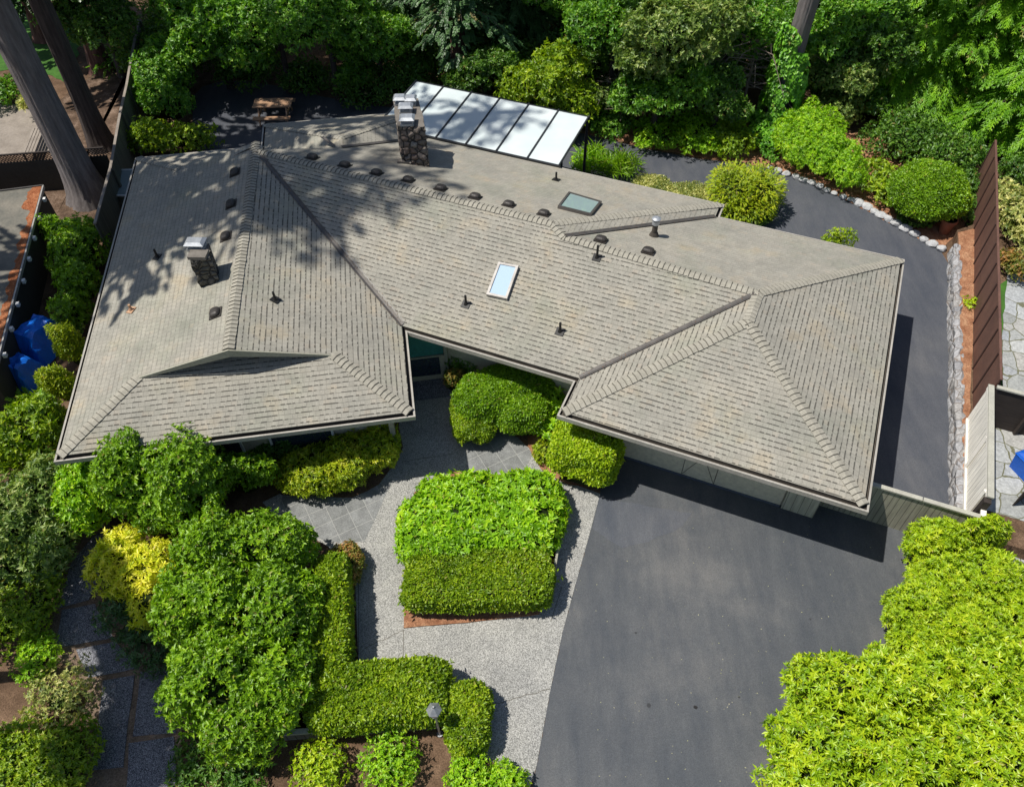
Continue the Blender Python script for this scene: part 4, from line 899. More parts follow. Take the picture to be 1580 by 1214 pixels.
for k in range(4): a, b = wl[k], wl[(k + 1) % 4]; m.face([(a.x, a.y, 0), (b.x, b.y, 0), (b.x, b.y, zs - .1), (a.x, a.y, zs - .1)])
m.build('wall', MT['shed_wall'], sh)
for k in range(8):
    q = r4.lerp(r1, .12 + k * .115); m = MB(); m.box(q - en * .1 + Vector((0, 0, -.1)), (.13, .1, .12), math.atan2(edge.y, edge.x)); m.build('rafter_end', MT['white_trim'], sh)
def tarp(px0, label, sx, sy, h, rz):
    c = un(*px0, .55); c.z = 0; n_ = 9; m = MB(); rr_ = random.Random(int(px0[0])); G = {}
    for i in range(n_ + 1):
        for j in range(n_ + 1):
            u, v = i / n_ * 2 - 1, j / n_ * 2 - 1; e = max(abs(u), abs(v)); z = h * (1 - max(0, (e - .55) / .45) ** 1.3) + .05 * math.sin(7 * u + 3 * v) + .05 * math.sin(11 * v - 4 * u) + rr_.uniform(-.05, .05)
            q = Matrix.Rotation(rz, 3, 'Z') @ Vector((u * sx, v * sy, max(.03, z))); m.v.append(tuple(c + q))
    for i in range(n_):
        for j in range(n_): a = i * (n_ + 1) + j; m.f.append((a, a + n_ + 1, a + n_ + 2, a + 1)); m.m.append(0)
    tag(m.build('tarp', MT['tarp'], smooth=False), label, 'tarp', 'blue tarps beside the shed')
tarp((60, 518), 'larger crumpled blue tarp against the shed wall, the upper of two', .62, .85, 1.0, R(-18))
tarp((34, 568), 'smaller crumpled blue tarp below the larger one beside the shed', .5, .5, .9, R(-22))
# cold frame against the tall fence, loose slatted bench on the patio, potted plant
cfm = empty('window_frame', un(190, 290, 0), 0, 'pale framed glass panel standing between the tall fence and the house roof', 'frame')
m = MB(); q = [un(176, 263, 1.1), un(205, 262, 1.1), un(200, 302, 1.1), un(178, 302, 1.1)]
for k in range(4): m.bar(q[k], q[(k + 1) % 4], .05, .05)
m.build('frame', MT['white_trim'], cfm); m = MB(); m.face([p - Vector((0, 0, .01)) for p in q]); m.build('pane', glassmat('frame_glass', (.25, .3, .3), .15), cfm); m = MB(); m.prism([p.lerp(sum(q, Vector()) / 4, .08) for p in q], 0, 1.05); m.build('box', MT['greywood'], cfm)
bn = empty('slatted_bench', un(45, 222, 0), 0, 'pale slatted bench standing at the edge of the neighbour patio', 'bench')
ba, bb = un(52, 198, .4), un(36, 238, .4); dd = (bb - ba).normalized(); nn_ = Vector((-dd.y, dd.x, 0))
for k in range(4): m = MB(); m.bar(ba + nn_ * (.13 * k), bb + nn_ * (.13 * k), .1, .03); m.build('slat', MT['deck'], bn)
for p in (ba, bb, ba + nn_ * .39, bb + nn_ * .39): m = MB(); m.bar(p, Vector((p.x, p.y, 0.02)), .06, .06); m.build('leg', MT['darkwood'], bn)
def pot(name, c, s, label, mat='terracotta'):
    m = MB(); m.tube([c, c + Vector((0, 0, .8 * s)), c + Vector((0, 0, .82 * s)), c + Vector((0, 0, s)), c + Vector((0, 0, s)), c + Vector((0, 0, s * .88))], [.3 * s, .44 * s, .5 * s, .5 * s, .42 * s, .4 * s], 20); return tag(m.build(name, MT[mat], smooth=False), label, 'pot')
pot('plant_pot', un(43, 166, 0.02), .45, 'dark planter pot on the neighbour patio, holding a pale leafy plant', 'darkwood')
pot('terracotta_pot', un(1456, 358, 0.02), .6, 'terracotta pot beside the clipped round bush at the stone wall')
# blue wheelie bin
bi = empty('recycling_bin', un(1570, 745, .03), 0, 'blue wheeled recycling bin on the flagstones at the right edge', 'bin')
cb = un(1571, 742, .03); rzb = R(20)
def taper(m, c, s0, s1, z0, z1, rz):
    q = Matrix.Rotation(rz, 3, 'Z'); a = [c + q @ Vector((x * s0[0] / 2, y * s0[1] / 2, z0)) for x, y in ((-1, -1), (1, -1), (1, 1), (-1, 1))]; b = [c + q @ Vector((x * s1[0] / 2, y * s1[1] / 2, z1)) for x, y in ((-1, -1), (1, -1), (1, 1), (-1, 1))]
    for k in range(4): m.face([a[k], a[(k + 1) % 4], b[(k + 1) % 4], b[k]])
    m.face(b); m.face(list(reversed(a)))
m = MB(); taper(m, cb, (.5, .58), (.64, .74), .05, 1.0, rzb); m.build('body', MT['bin'], bi, bevel=.02)
m = MB(); taper(m, cb, (.68, .8), (.6, .7), 1.0, 1.06, rzb); taper(m, cb, (.6, .7), (.4, .5), 1.06, 1.1, rzb); m.build('lid', MT['bin'], bi, bevel=.01)
q = Matrix.Rotation(rzb, 3, 'Z')
for s in (-1, 1): m = MB(); m.tube([cb + q @ Vector((s * .25 - .03, -.32, .13)), cb + q @ Vector((s * .25 + .03, -.32, .13))], .12, 16); m.build('wheel', MT['black'], bi)
m = MB(); m.tube([cb + q @ Vector((-.25, -.42, .98)), cb + q @ Vector((.25, -.42, .98))], .02, 8); m.build('handle', MT['bin'], bi)
# picnic table
pt = empty('picnic_table', un(428, 188, 0), 0, 'reddish wooden picnic table with attached benches on the shaded back drive', 'picnic table')
tc = un(427, 183, 0); rz = R(1); q = Matrix.Rotation(rz, 3, 'Z')
for k in range(5): m = MB(); m.box(tc + q @ Vector((0, -.3 + k * .15, .74)), (1.65, .14, .04), rz); m.build('top_board', MT['wood'], pt)
for s in (-1, 1):
    for k in range(2): m = MB(); m.box(tc + q @ Vector((0, s * (.68 + k * .13), .44)), (1.6, .12, .04), rz); m.build('bench_board', MT['wood'], pt)
for s in (-1, 1):
    m = MB(); m.bar(tc + q @ Vector((s * .6, -.82, .39)), tc + q @ Vector((s * .6, .82, .39)), .05, .1)
    m.bar(tc + q @ Vector((s * .6, -.34, .69)), tc + q @ Vector((s * .6, .34, .69)), .05, .08)
    for t_ in (-1, 1): m.bar(tc + q @ Vector((s * .6, t_ * .25, .7)), tc + q @ Vector((s * .6, t_ * .65, .01)), .05, .1)
    m.build('leg_frame', MT['wood'], pt)
# lamp post
lp0 = un(679, 1133, 0); lp = empty('lamp_post', lp0, 0, 'small grey post lamp with a hexagonal hood beside the low hedge', 'lamp post')
m = MB(); m.tube([lp0, lp0 + Vector((0, 0, 1.3))], .028, 10); m.tube([lp0, lp0 + Vector((0, 0, .06))], .07, 12); m.build('post', MT['lamp_metal'], lp)
m = MB(); T0 = lp0 + Vector((0, 0, 1.3)); m.tube([T0, T0 + Vector((0, 0, .03)), T0 + Vector((0, 0, .05))], [.05, .09, .1], 6); m.tube([T0 + Vector((0, 0, .32)), T0 + Vector((0, 0, .34)), T0 + Vector((0, 0, .46)), T0 + Vector((0, 0, .47)), T0 + Vector((0, 0, .52))], [.17, .17, .05, .035, .02], 6)
for a in range(6): t = a * math.pi / 3; m.bar(T0 + Vector((.1 * math.cos(t), .1 * math.sin(t), .04)), T0 + Vector((.14 * math.cos(t), .14 * math.sin(t), .33)), .012, .012)
m.build('lantern', MT['lamp_metal'], lp); m = MB(); m.tube([T0 + Vector((0, 0, .05)), T0 + Vector((0, 0, .32))], [.09, .13], 6); m.build('glass', glassmat('lamp_glass', (.5, .5, .48), .2), lp)
# low timber wall under the L hedge and the island board
lw = empty('timber_wall', un(570, 1130, 0), 0, 'low grey timber board wall under the lower edge of the L shaped hedge', 'wall')
a, b = un(440, 1142, 0), un(674, 1124, 0)
m = MB(); m.prism([a, b, b + Vector((0, .05, 0)), a + Vector((0, .05, 0))], 0, .5); m.build('boards', MT['lowwood'], lw)
m = MB(); m.bar(a + Vector((0, 0, .52)), b + Vector((0.08, 0, .52)), .12, .05); m.build('cap_rail', MT['olive_cap'], lw)
m = MB(); m.prism([b, b + Vector((.05, 0, 0)), b + Vector((.05, .5, 0)), b + Vector((0, .5, 0))], 0, .55); m.build('end_boards', MT['lowwood'], lw)
a, b = un(856, 884, 0), un(872, 780, 0); m = MB(); m.bar(a + Vector((0, 0, .25)), b + Vector((0, 0, .25)), .06, .5); e1 = m.build('planter_board', MT['trim']); tag(e1, 'taupe timber board along the driveway side of the planted island', 'edging board')
def stack_flat(name, lab): pass
# small leaf and stones lying on the drive
for (x, y, c_, s_) in ((1073, 1091, 'black', .05), (1001, 1088, 'asphalt_back', .06)):
    pass

# ------------------------------------------------------------------ trees
def trunk(name, base, top, r0, r1, mat, flare=1.5, parent=None, seg=26, n=24, seed=0):
    if n > 16: n = 60; seg = 90
    r = random.Random(seed); m = MB(); pts = []; rad = []
    base, top = Vector(base), Vector(top)
    for k in range(seg + 1):
        t = k / seg; p = base.lerp(top, t); p += Vector((.05 * math.sin(k * .13 + seed), .05 * math.sin(k * .17), 0)) * (t > 0); pts.append(p); rad.append((r0 + (r1 - r0) * t) * (1 + (flare - 1) * math.exp(-t * (top - base).length / .6)))
    i0 = 0
    for k, p in enumerate(pts):
        for a in range(n): t = 2 * math.pi * a / n; rr2 = rad[k] * (1 + .04 * math.sin(5 * t + seed) + .03 * math.sin(9 * t + k * .1) + (.028 * math.sin(23 * t + 1.5 * math.sin(k * .35)) + .02 * math.sin(41 * t + k * .5) if n > 16 else 0) + r.uniform(-.012, .012)); m.v.append((p.x + rr2 * math.cos(t), p.y + rr2 * math.sin(t), p.z))
    for k in range(seg):
        for a in range(n): b = (a + 1) % n; m.f.append((k * n + a, k * n + b, (k + 1) * n + b, (k + 1) * n + a)); m.m.append(0)
    m.f.append(tuple(seg * n + a for a in range(n))); m.m.append(0)
    return m.build(name, MT[mat], parent, smooth=True)
def conifer(base, zt, r0, label, z0, z1, rad, nb, leaf='fir', mat='bark', l=.42, wd=.13, dens=26, name='fir_tree', droop=.25, side=None, cone=.7, sag=.25, group=None, seed=1, hole=0.0, flare=1.6, limb=True):
    """tall conifer: tapered trunk, whorls of drooping limbs that carry flat sprays"""
    t = empty(name, base, 0, label, 'tree', group); rs = np.random.default_rng(seed); base = Vector(base)
    trunk('trunk', base, base + Vector((0, 0, zt)), r0, r0 * .35, mat, flare, t, 30, 22, seed)
    F = Fol(seed); PP, DD = [], []; lm = MB()
    for k in range(nb):
        f = (k + .5) / nb; z = z0 + (z1 - z0) * f; az = k * 2.4 + rs.uniform(-.4, .4)
        if side is not None and rs.random() < .75: az = side[0] + rs.uniform(-side[1], side[1])
        R_b = rad * (1 - cone * f) * rs.uniform(.7, 1.1); d = np.array([math.cos(az), math.sin(az)])
        if rs.random() < hole: continue
        st = np.linspace(.15, 1, max(4, int(R_b * dens / 6)))
        path = [(base.x + d[0] * R_b * s, base.y + d[1] * R_b * s, z + .12 * R_b * s - sag * R_b * s * s) for s in (0, .33, .66, 1)]
        if limb: lm.tube(path, [.05, .035, .02, .008], 5, 0, False)
        for s in st:
            wdt = R_b * .34 * (1 - s * .75) + .12
            kk = max(2, int(dens * .16 * wdt / .3))
            off = rs.uniform(-1, 1, kk) * wdt; x = base.x + d[0] * R_b * s - d[1] * off; y = base.y + d[1] * R_b * s + d[0] * off
            zz = z + .12 * R_b * s - sag * R_b * s * s - np.abs(off) * .25 + rs.normal(0, .05, kk)
            PP.append(np.stack([x, y, zz], 1)); dd_ = np.stack([np.full(kk, d[0]) - d[1] * off * 1.6 / (wdt + .1) * .4, np.full(kk, d[1]) + d[0] * off * 1.6 / (wdt + .1) * .4, np.full(kk, -.2)], 1); DD.append(dd_ + rs.normal(0, .13, dd_.shape))
    P = np.concatenate(PP); D = np.concatenate(DD)
    F.sprays(P, D, l, wd, droop, 4)
    F.build('crown', [L[leaf]], t)
    if limb: lm.build('limbs', MT['bark_dark'], t)
    return t
tb1 = un(141, 306, 0)
conifer(tb1, 38, .56, 'huge grey trunked fir leaning up the left side of the photo beside the shed', 10.5, 37, 5.4, 84, name='fir_tree', l=.6, wd=.16, dens=11, seed=3, cone=.7, hole=.55)
conifer(un(160, 226, 0), 34, .4, 'dark trunked fir just behind the huge grey one', 11.5, 33, 4.6, 66, mat='bark_dark', l=.6, wd=.16, dens=11, seed=5, cone=.6, hole=.6)
conifer(un(158, 108, 0), 22, .4, 'reddish trunked conifer by the top left corner', 5.0, 22, 4.6, 64, mat='bark_red', l=.5, wd=.17, dens=22, seed=6, cone=.6)
conifer(un(70, 60, 0), 22, .4, 'drooping fir in the top left corner with hanging dark sprays', 3.0, 22, 4.2, 80, mat='bark_red', l=.5, wd=.16, dens=22, seed=7, sag=.4)
conifer(un(930, 95, 0), 15, .38, 'red brown trunked cedar in the woods at the top centre', 6.5, 13, 2.8, 18, mat='bark_red', leaf='blueish', l=.45, wd=.12, dens=20, seed=8, sag=.4)
conifer(un(712, 132, 0), 14, .36, 'reddish trunked cedar behind the stone chimney and white patio cover', 2.6, 12, 3.2, 46, mat='bark_red', leaf='blueish', l=.42, wd=.11, dens=24, seed=9, sag=.45)
conifer((-20.8, 20.6, 0), 38, .5, 'tall fir standing beyond the left edge, its shade falling over the roof ridge', 13, 38, 5.0, 90, mat='bark', l=.6, wd=.18, dens=14, seed=12, cone=.42, hole=.38)
tv = un(1196, 196, 0)
t_ivy = conifer(tv, 24, .42, 'grey trunked fir with bright ivy climbing its lower half', 14, 24, 1.9, 22, l=.5, wd=.16, dens=12, hole=.45, seed=10, name='ivy_clad_tree')
r = np.random.default_rng(4); nI = 16000; z = r.random(nI) ** 1.3 * 4.6; a = r.uniform(0, 6.283, nI); rr_ = .54 + .3 * np.exp(-z / 1.2) + r.uniform(0, .16, nI); keep = (z < 3.5 + 1.1 * np.cos(a - 3.5))
Fi = Fol(4); rr_ = rr_ + .1 * np.sin(3 * a + 2.2 * z) * np.sin(2.7 * z + 1); keep &= np.sin(4 * a + 3 * z) + np.sin(5.3 * z - 2 * a) > -1.25
P = np.stack([tv.x + np.cos(a) * rr_, tv.y + np.sin(a) * rr_, z], 1)[keep]; A = np.stack([np.cos(a), np.sin(a), np.full(nI, .3)], 1)[keep]
V, T = leaves(P, A * .4 + np.array([0, 0, -.8]) + r.normal(0, .25, P.shape), A, np.full(len(P), .17), np.full(len(P), .15)); Fi.add(V, T, np.repeat(r.uniform(0, 1, len(P)), 4)); Fi.build('ivy', [L['ivy']], t_ivy)
conifer(un(655, 62, 0), 11, .3, 'blue green cedar at the top edge above the stone chimney', 1.0, 10, 3.3, 110, leaf='blueish', mat='bark_red', l=.5, wd=.06, dens=30, seed=31, sag=.42, cone=.9, name='cedar_tree')
conifer(un(805, 80, 0), 11, .3, 'drooping blue green cedar at the top edge above the white patio cover', 1.0, 10, 3.4, 120, leaf='blueish', mat='bark_red', l=.5, wd=.06, dens=30, seed=32, sag=.45, cone=.9, name='cedar_tree')
# the big cedar at the top right, drooping to the bank
conifer(un(1500, 130, 0), 15, .45, 'big bright green cedar filling the top right corner with drooping sprays', .6, 14, 7.0, 230, leaf='cedar', mat='bark_red', l=.62, wd=.06, dens=34, seed=21, sag=.3, cone=.93, name='cedar_tree')
conifer(un(1392, 150, 0), 9, .34, 'narrower cedar left of the big one with pale drooping sprays', .8, 8, 4.0, 110, leaf='cedar', mat='bark', l=.6, wd=.055, dens=32, seed=22, sag=.45, cone=.9, name='cedar_tree')
conifer(un(1600, 200, 0), 12, .34, 'cedar at the right edge behind the brown panel fence', .8, 11, 4.6, 130, leaf='cedar', mat='bark_red', l=.6, wd=.06, dens=32, seed=23, sag=.34, cone=.9, name='cedar_tree')
# broadleaf trees and tall shrubs of the wood behind the house
def broad(base, lumps, leaf, label, tr, mat='bark_dark', name='broadleaf_tree', group=None, **kw):
    t = empty(name, base, 0, label, 'tree', group); ztop = max(c[2] for c, *_ in lumps)
    trunk('trunk', base, Vector(base) + Vector((0, 0, ztop)), tr, tr * .4, mat, 1.3, t, 10, 10)
    o = shrub('crown', lumps, leaf, None, None, **kw); o.parent = t; o.matrix_parent_inverse = Matrix.Translation(t.location).inverted()
    return t
def blobs(cx, cy, zc, R_, n, seed, flat=.75, z0=.8):
    r = random.Random(seed); out = []
    for k in range(n):
        a = k * 2.4 + r.uniform(-.5, .5); d = R_ * .55 * math.sqrt((k + .5) / n) * 1.15; s = R_ * r.uniform(.4, .62)
        out.append(((cx + d * math.cos(a), cy + d * math.sin(a), max(z0, zc + r.uniform(-.35, .4) * R_ * flat)), (s, s * r.uniform(.85, 1.1), s * flat * r.uniform(.85, 1.15)), 2.0, r.uniform(0, 3)))
    return out
WD = [  # pixel of the crown centre, height of crown centre, radius, leaf, label, leaf length
    (150, 20, 3.0, 2.2, 'dark', 'dark shrubby tree beneath the conifers near the top left', .13),
    (325, 28, 3.2, 2.5, 'wood', 'pale flowering leafy tree above the left end of the back drive', .15),
    (255, 100, 1.9, 1.4, 'wood', 'leafy shrub tree between the tall fence and the back drive', .12),
    (425, 42, 3.0, 2.5, 'wood', 'rounded woodland tree above the picnic table', .13),
    (500, 30, 3.6, 2.8, 'wood', 'deep green woodland tree at the top left of centre', .13),
    (580, 66, 2.4, 2.1, 'wood', 'green woodland tree left of the stone chimney top', .12),
    (845, 130, 1.8, 1.9, 'box', 'yellowish green shrub tree just beyond the white patio cover', .13),
    (950, 40, 3.8, 2.2, 'wood', 'green leaved tree around the red brown trunk at top centre', .13),
    (1050, 42, 4.2, 2.9, 'dusty', 'large dusty pale green tree at the top right of centre', .15),
    (1015, 140, 2.2, 1.9, 'wood', 'leafy lower tree beneath the dusty pale one', .13),
    (1110, 150, 2.0, 1.5, 'dark', 'dark green tree left of the ivy clad trunk', .13),
    (1130, 30, 3.4, 2.2, 'wood', 'dark tree at the top edge left of the grey ivy trunk', .14),
    (1300, 30, 3.8, 2.3, 'wood', 'holly like tree right of the grey ivy trunk', .14),
    (1300, 110, 2.0, 1.8, 'dusty', 'greyish leafy tree beside the ivy clad trunk', .12),
    (1345, 60, 3.2, 2.0, 'dark', 'dark tree between the grey trunk and the cedars', .12),
    (745, 110, 1.6, 1.6, 'dark', 'dark shrub tree behind the white patio cover', .12),
    (545, 112, 1.1, 1.0, 'wood', 'low leafy tree at the edge of the back drive left of the chimney', .12),
    (885, 2, 3.4, 2.0, 'wood', 'green tree at the top edge right of the blue green one', .13),
    (975, 0, 4.6, 1.8, 'dark', 'dark tree crown cut by the top edge left of the dusty pale tree', .13),
    (905, 95, 1.7, 1.1, 'dark', 'small dark tree beneath the red brown trunk', .12),
]
for k, (px, py, zc, R_, lf_, lab, ll) in enumerate(WD):
    c = un(px, py, zc); b = Vector((c.x, c.y, 0))
    broad(b, blobs(c.x, c.y, zc, R_, 8 if R_ > 2.2 else 6, 30 + k, .8), L[lf_], lab, .16, style='rosette', l=ll, wd=ll * .48, k=5, cover=2.0, shell=.42, amp=.16, gap=.8, clump=7, seed=50 + k, group='trees of the wood behind the house', name='woodland_tree', jit=.6, up=.35, spread=1.1)
# a continuous understorey at the foot of the wood
und = Fol(77); r = np.random.default_rng(77); lum = []
for (px, py, s) in [(250, 80, 1.2), (300, 20, 1.4), (380, 100, .9), (470, 118, .7), (560, 140, .6), (420, 20, 1.3), (620, 120, .9), (560, 40, 1.3), (700, 60, 1.3), (880, 60, 1.3), (980, 90, 1.2), (1080, 110, 1.1), (1200, 90, 1.2), (1320, 130, 1.1), (1240, 20, 1.4), (900, 160, .6), (820, 160, .6), (1100, 10, 1.5), (1000, 10, 1.5), (780, 100, 1.1), (1400, 210, .9), (1470, 240, .8), (1380, 20, 1.4), (1480, 60, 1.5), (740, 10, 1.5), (640, 60, 1.2)]:
    c = un(px, py, s); lum.append(((c.x, c.y, s * .8), (s * 1.9, s * 1.6, s), 2.0, 0))
o = shrub('understorey', lum, L['dark'], None, None, style='single', l=.16, wd=.08, cover=1.6, shell=.4, amp=.2, gap=.7, seed=7); tag(o, 'dark tangled undergrowth filling the floor of the wood', 'undergrowth', None, 'stuff')
# bare dead conifer and the grey twiggy shrub
def twiggy(base, n, Ln, label, name, droop=-.1, seed=1, mat='twig', cat='shrub'):
    r = random.Random(seed); m = MB(); base = Vector(base); top = base + Vector((0, 0, Ln)); m.tube([base, top], [.07, .03], 8)
    for k in range(n):
        p = base.lerp(top, r.uniform(.35, 1)); a = r.uniform(0, 6.28); d = Vector((math.cos(a), math.sin(a), r.uniform(.0, .5))); l_ = Ln * r.uniform(.4, .8)
        q = p + d * l_ * .5; e = q + (d + Vector((r.uniform(-.3, .3), r.uniform(-.3, .3), droop * 3))) * l_ * .5; m.tube([p, q, e], [.028, .016, .005], 5, 0, False)
        for j in range(5):
            s = p.lerp(q, r.random()) if j < 2 else q.lerp(e, r.random()); m.tube([s, s + Vector((r.uniform(-.4, .4), r.uniform(-.4, .4), r.uniform(-.25, .25))) * l_ * .6], [.011, .003], 4, 0, False)
    return tag(m.build(name, MT[mat]), label, cat)
twiggy(un(1155, 125, 1.6) - Vector((0, 0, 1.6)), 46, 3.6, 'bare grey dead conifer top with drooping twigs left of the ivy trunk', 'dead_tree', -.35, 3, cat='tree')
twiggy(un(952, 190, 0), 40, 2.1, 'grey half bare shrub arching above the far edge of the back drive', 'bare_shrub', -.1, 4)
c = un(955, 150, 1.6); shrub('dusty_shrub', blobs(c.x, c.y, 1.5, 1.25, 6, 3, .6), L['dusty'], 'pale dusty leaved shrub around the bare twigs beyond the back drive', 'shrub', l=.09, wd=.04, cover=.9, shell=.5, gap=.6, amp=.2)

# ------------------------------------------------------------------ garden shrubs and hedges
def boxl(pts_px, h, z0=0.0, p=5.0):
    """box hedge from the two ends of its top centre line in the photograph (x0,y0,x1,y1,width m)"""
    x0, y0, x1, y1, wd = pts_px; a, b = un(x0, y0, z0 + h), un(x1, y1, z0 + h); c = (a + b) / 2; d = b - a
    return ((c.x, c.y, z0 + h / 2), (d.length / 2, wd / 2, h / 2), p, math.atan2(d.y, d.x))
# the planted island
c_t = .95
shrub('hedge', [boxl((622, 886, 852, 882, 1.42), 1.0, p=6)], L['box'], 'dense clipped rectangular hedge on the lower half of the planted island', 'hedge', 'single', l=.075, wd=.042, cover=5, shell=.1, amp=.025)
isl_l = [lump(612, 762, 730, 872, 1.15, p=2.6), lump(640, 730, 790, 850, 1.2, p=2.6), lump(745, 727, 872, 845, 1.2, p=2.6), lump(690, 760, 860, 868, 1.15, p=3), lump(618, 800, 760, 876, 1.1, p=3)]
shrub('island_shrub', isl_l, L['bright'], 'dome of bright glossy leaved shrubs on the upper half of the planted island', 'shrub', l=.14, wd=.06, k=6, cover=3.2, shell=.18, amp=.06, spread=1.15)
# L shaped hedge
shrub('l_shaped_hedge', [boxl((510, 846, 505, 1085, .86), 1.15, p=6), boxl((470, 1070, 690, 1052, 1.42), 1.15, p=6)], L['box'], 'clipped L shaped hedge above the low timber wall', 'hedge', 'single', l=.08, wd=.045, cover=5, shell=.12, amp=.03)
shrub('round_shrub', [lump(690, 1056, 757, 1160, .95, p=3)], L['box'], 'small rounded clipped bush beside the post lamp', 'shrub', 'single', l=.07, wd=.04, cover=5, shell=.14)
shrub('heather_shrub', [lump(505, 838, 560, 912, .7, p=2.4)], L['redleaf'], 'small reddish tipped bush at the upper end of the L shaped hedge', 'shrub', l=.06, wd=.03, cover=2.6)
# entry bushes
shrub('clipped_shrub', [lump(704, 568, 800, 672, 1.5, p=3.2), lump(730, 560, 860, 650, 1.6, p=3.2), lump(765, 600, 850, 672, 1.35, p=3)], L['rhodo'], 'large clipped dark green bush tucked into the corner of the entry', 'shrub', 'single', l=.07, wd=.038, cover=5, shell=.12, amp=.05)
shrub('clipped_shrub', [lump(697, 604, 768, 683, 1.0, p=2.8)], L['box'], 'lighter rounded bush at the foot of the large dark entry bush', 'shrub', 'single', l=.06, wd=.035, cover=5, shell=.14)
shrub('clipped_shrub', [lump(850, 648, 956, 756, 1.75, p=5, rz=MA)], L['lime'], 'boxy yellow green bush at the left end of the garage door', 'shrub', 'single', l=.075, wd=.042, cover=5, shell=.13, amp=.05)
shrub('leafy_shrub', [lump(828, 598, 885, 650, 1.3), lump(832, 640, 872, 690, .9)], L['bright'], 'loose bright shrub under the notch in the eaves beside the entry bush', 'shrub', l=.17, wd=.06, k=7, cover=1.3, shell=.5)
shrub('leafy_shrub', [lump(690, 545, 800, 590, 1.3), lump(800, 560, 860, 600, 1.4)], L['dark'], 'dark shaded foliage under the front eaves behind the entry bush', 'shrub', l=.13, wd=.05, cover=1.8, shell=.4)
shrub('red_shrub', [lump(686, 570, 722, 606, 1.0)], L['redleaf'], 'small bronze tipped shrub at the left of the entry bush', 'shrub', l=.07, wd=.03, cover=1.8)
shrub('low_shrub', [lump(822, 680, 856, 716, .4)], L['olive'], 'low olive tuft between the entry bush and the boxy yellow green bush', 'shrub', l=.07, wd=.03, cover=1.4)
# bank of shrubs below the left eaves
shrub('nandina_hedge', [lump(430, 690, 540, 765, 1.1, p=2.8), lump(500, 668, 575, 752, 1.3, p=2.6), lump(548, 655, 616, 728, 1.35, p=2.8)], L['olive'], 'yellow green feathery hedge below the window at the left wing eaves', 'hedge', l=.1, wd=.038, k=5, cover=2.6, shell=.22, amp=.1)
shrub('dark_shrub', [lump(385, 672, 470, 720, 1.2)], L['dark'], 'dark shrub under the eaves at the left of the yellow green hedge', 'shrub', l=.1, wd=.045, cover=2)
shrub('broad_leaf_plant', [lump(518, 738, 552, 770, .35)], L['bright'], 'small broad leaved plant at the edge of the square pavers', 'plant', l=.2, wd=.16, k=6, cover=1.2, shell=.6)
shrub('rhododendron', [lump(158, 664, 262, 812, 3.0), lump(240, 668, 350, 826, 3.1), lump(312, 700, 428, 770, 1.9), lump(205, 750, 310, 836, 1.9), lump(150, 700, 215, 800, 2.4)], L['rhodo'], 'wide bright green rhododendron mound against the lower left roof corner', 'shrub', l=.1, wd=.046, k=6, cover=2.3, shell=.26, amp=.1, gap=.95, clump=8)
shrub('pale_rhododendron', [lump(97, 700, 178, 820, 1.9)], L['bright'], 'lighter leaved rounded shrub under the lower left corner of the roof', 'shrub', l=.12, wd=.05, k=6, cover=2.8, shell=.2)
shrub('big_rhododendron', [lump(278, 790, 400, 915, 2.3), lump(345, 795, 488, 905, 2.2), lump(248, 868, 400, 1010, 2.4), lump(355, 880, 490, 1030, 2.3), lump(262, 985, 415, 1130, 2.3), lump(365, 985, 482, 1130, 2.1), lump(320, 1060, 440, 1176, 1.9)], L['rhodo'], 'largest rhododendron, a tall lobed green mass left of the L shaped hedge', 'shrub', l=.105, wd=.048, k=6, cover=2.2, shell=.26, amp=.1, gap=.95, clump=8)
shrub('golden_shrub', [lump(142, 815, 228, 915, 1.25), lump(185, 838, 280, 925, 1.3), lump(205, 895, 262, 968, 1.0)], L['yellow'], 'golden yellow shrub beside the stepping slabs', 'shrub', l=.13, wd=.04, k=6, cover=2.4, shell=.3, amp=.13, gap=.95)
shrub('perennials', [lump(148, 905, 215, 975, .6), lump(180, 945, 262, 1020, .55), lump(210, 985, 270, 1042, .5)], L['blueish'], 'mixed dark perennials between the golden shrub and the slabs', 'plants', l=.12, wd=.035, k=5, cover=1.3, shell=.6, gap=.8)
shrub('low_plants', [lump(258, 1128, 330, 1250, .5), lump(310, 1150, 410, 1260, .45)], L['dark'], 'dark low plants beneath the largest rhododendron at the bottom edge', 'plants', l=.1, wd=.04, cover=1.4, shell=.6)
for (b, ll, cv) in (((448, 1143, 538, 1222), L['pale'], 'small yellow green azalea below the timber wall, the left of two'), ((555, 1130, 646, 1224), L['olive'], 'small fresh green azalea below the timber wall, the right of two')):
    shrub('azalea', [lump(*b, .75, p=2.2)], L['lime'] if ll is L['pale'] else L['bright'], cv, 'shrub', l=.075, wd=.035, cover=1.7, shell=.5, amp=.16, gap=.75, group='azaleas below the timber wall')
shrub('azalea', [lump(690, 1162, 760, 1240, .6), lump(740, 1178, 816, 1245, .6)], L['bright'], 'low green azalea pair at the bottom edge beside the walk', 'shrub', l=.075, wd=.035, cover=2, shell=.4, amp=.14)
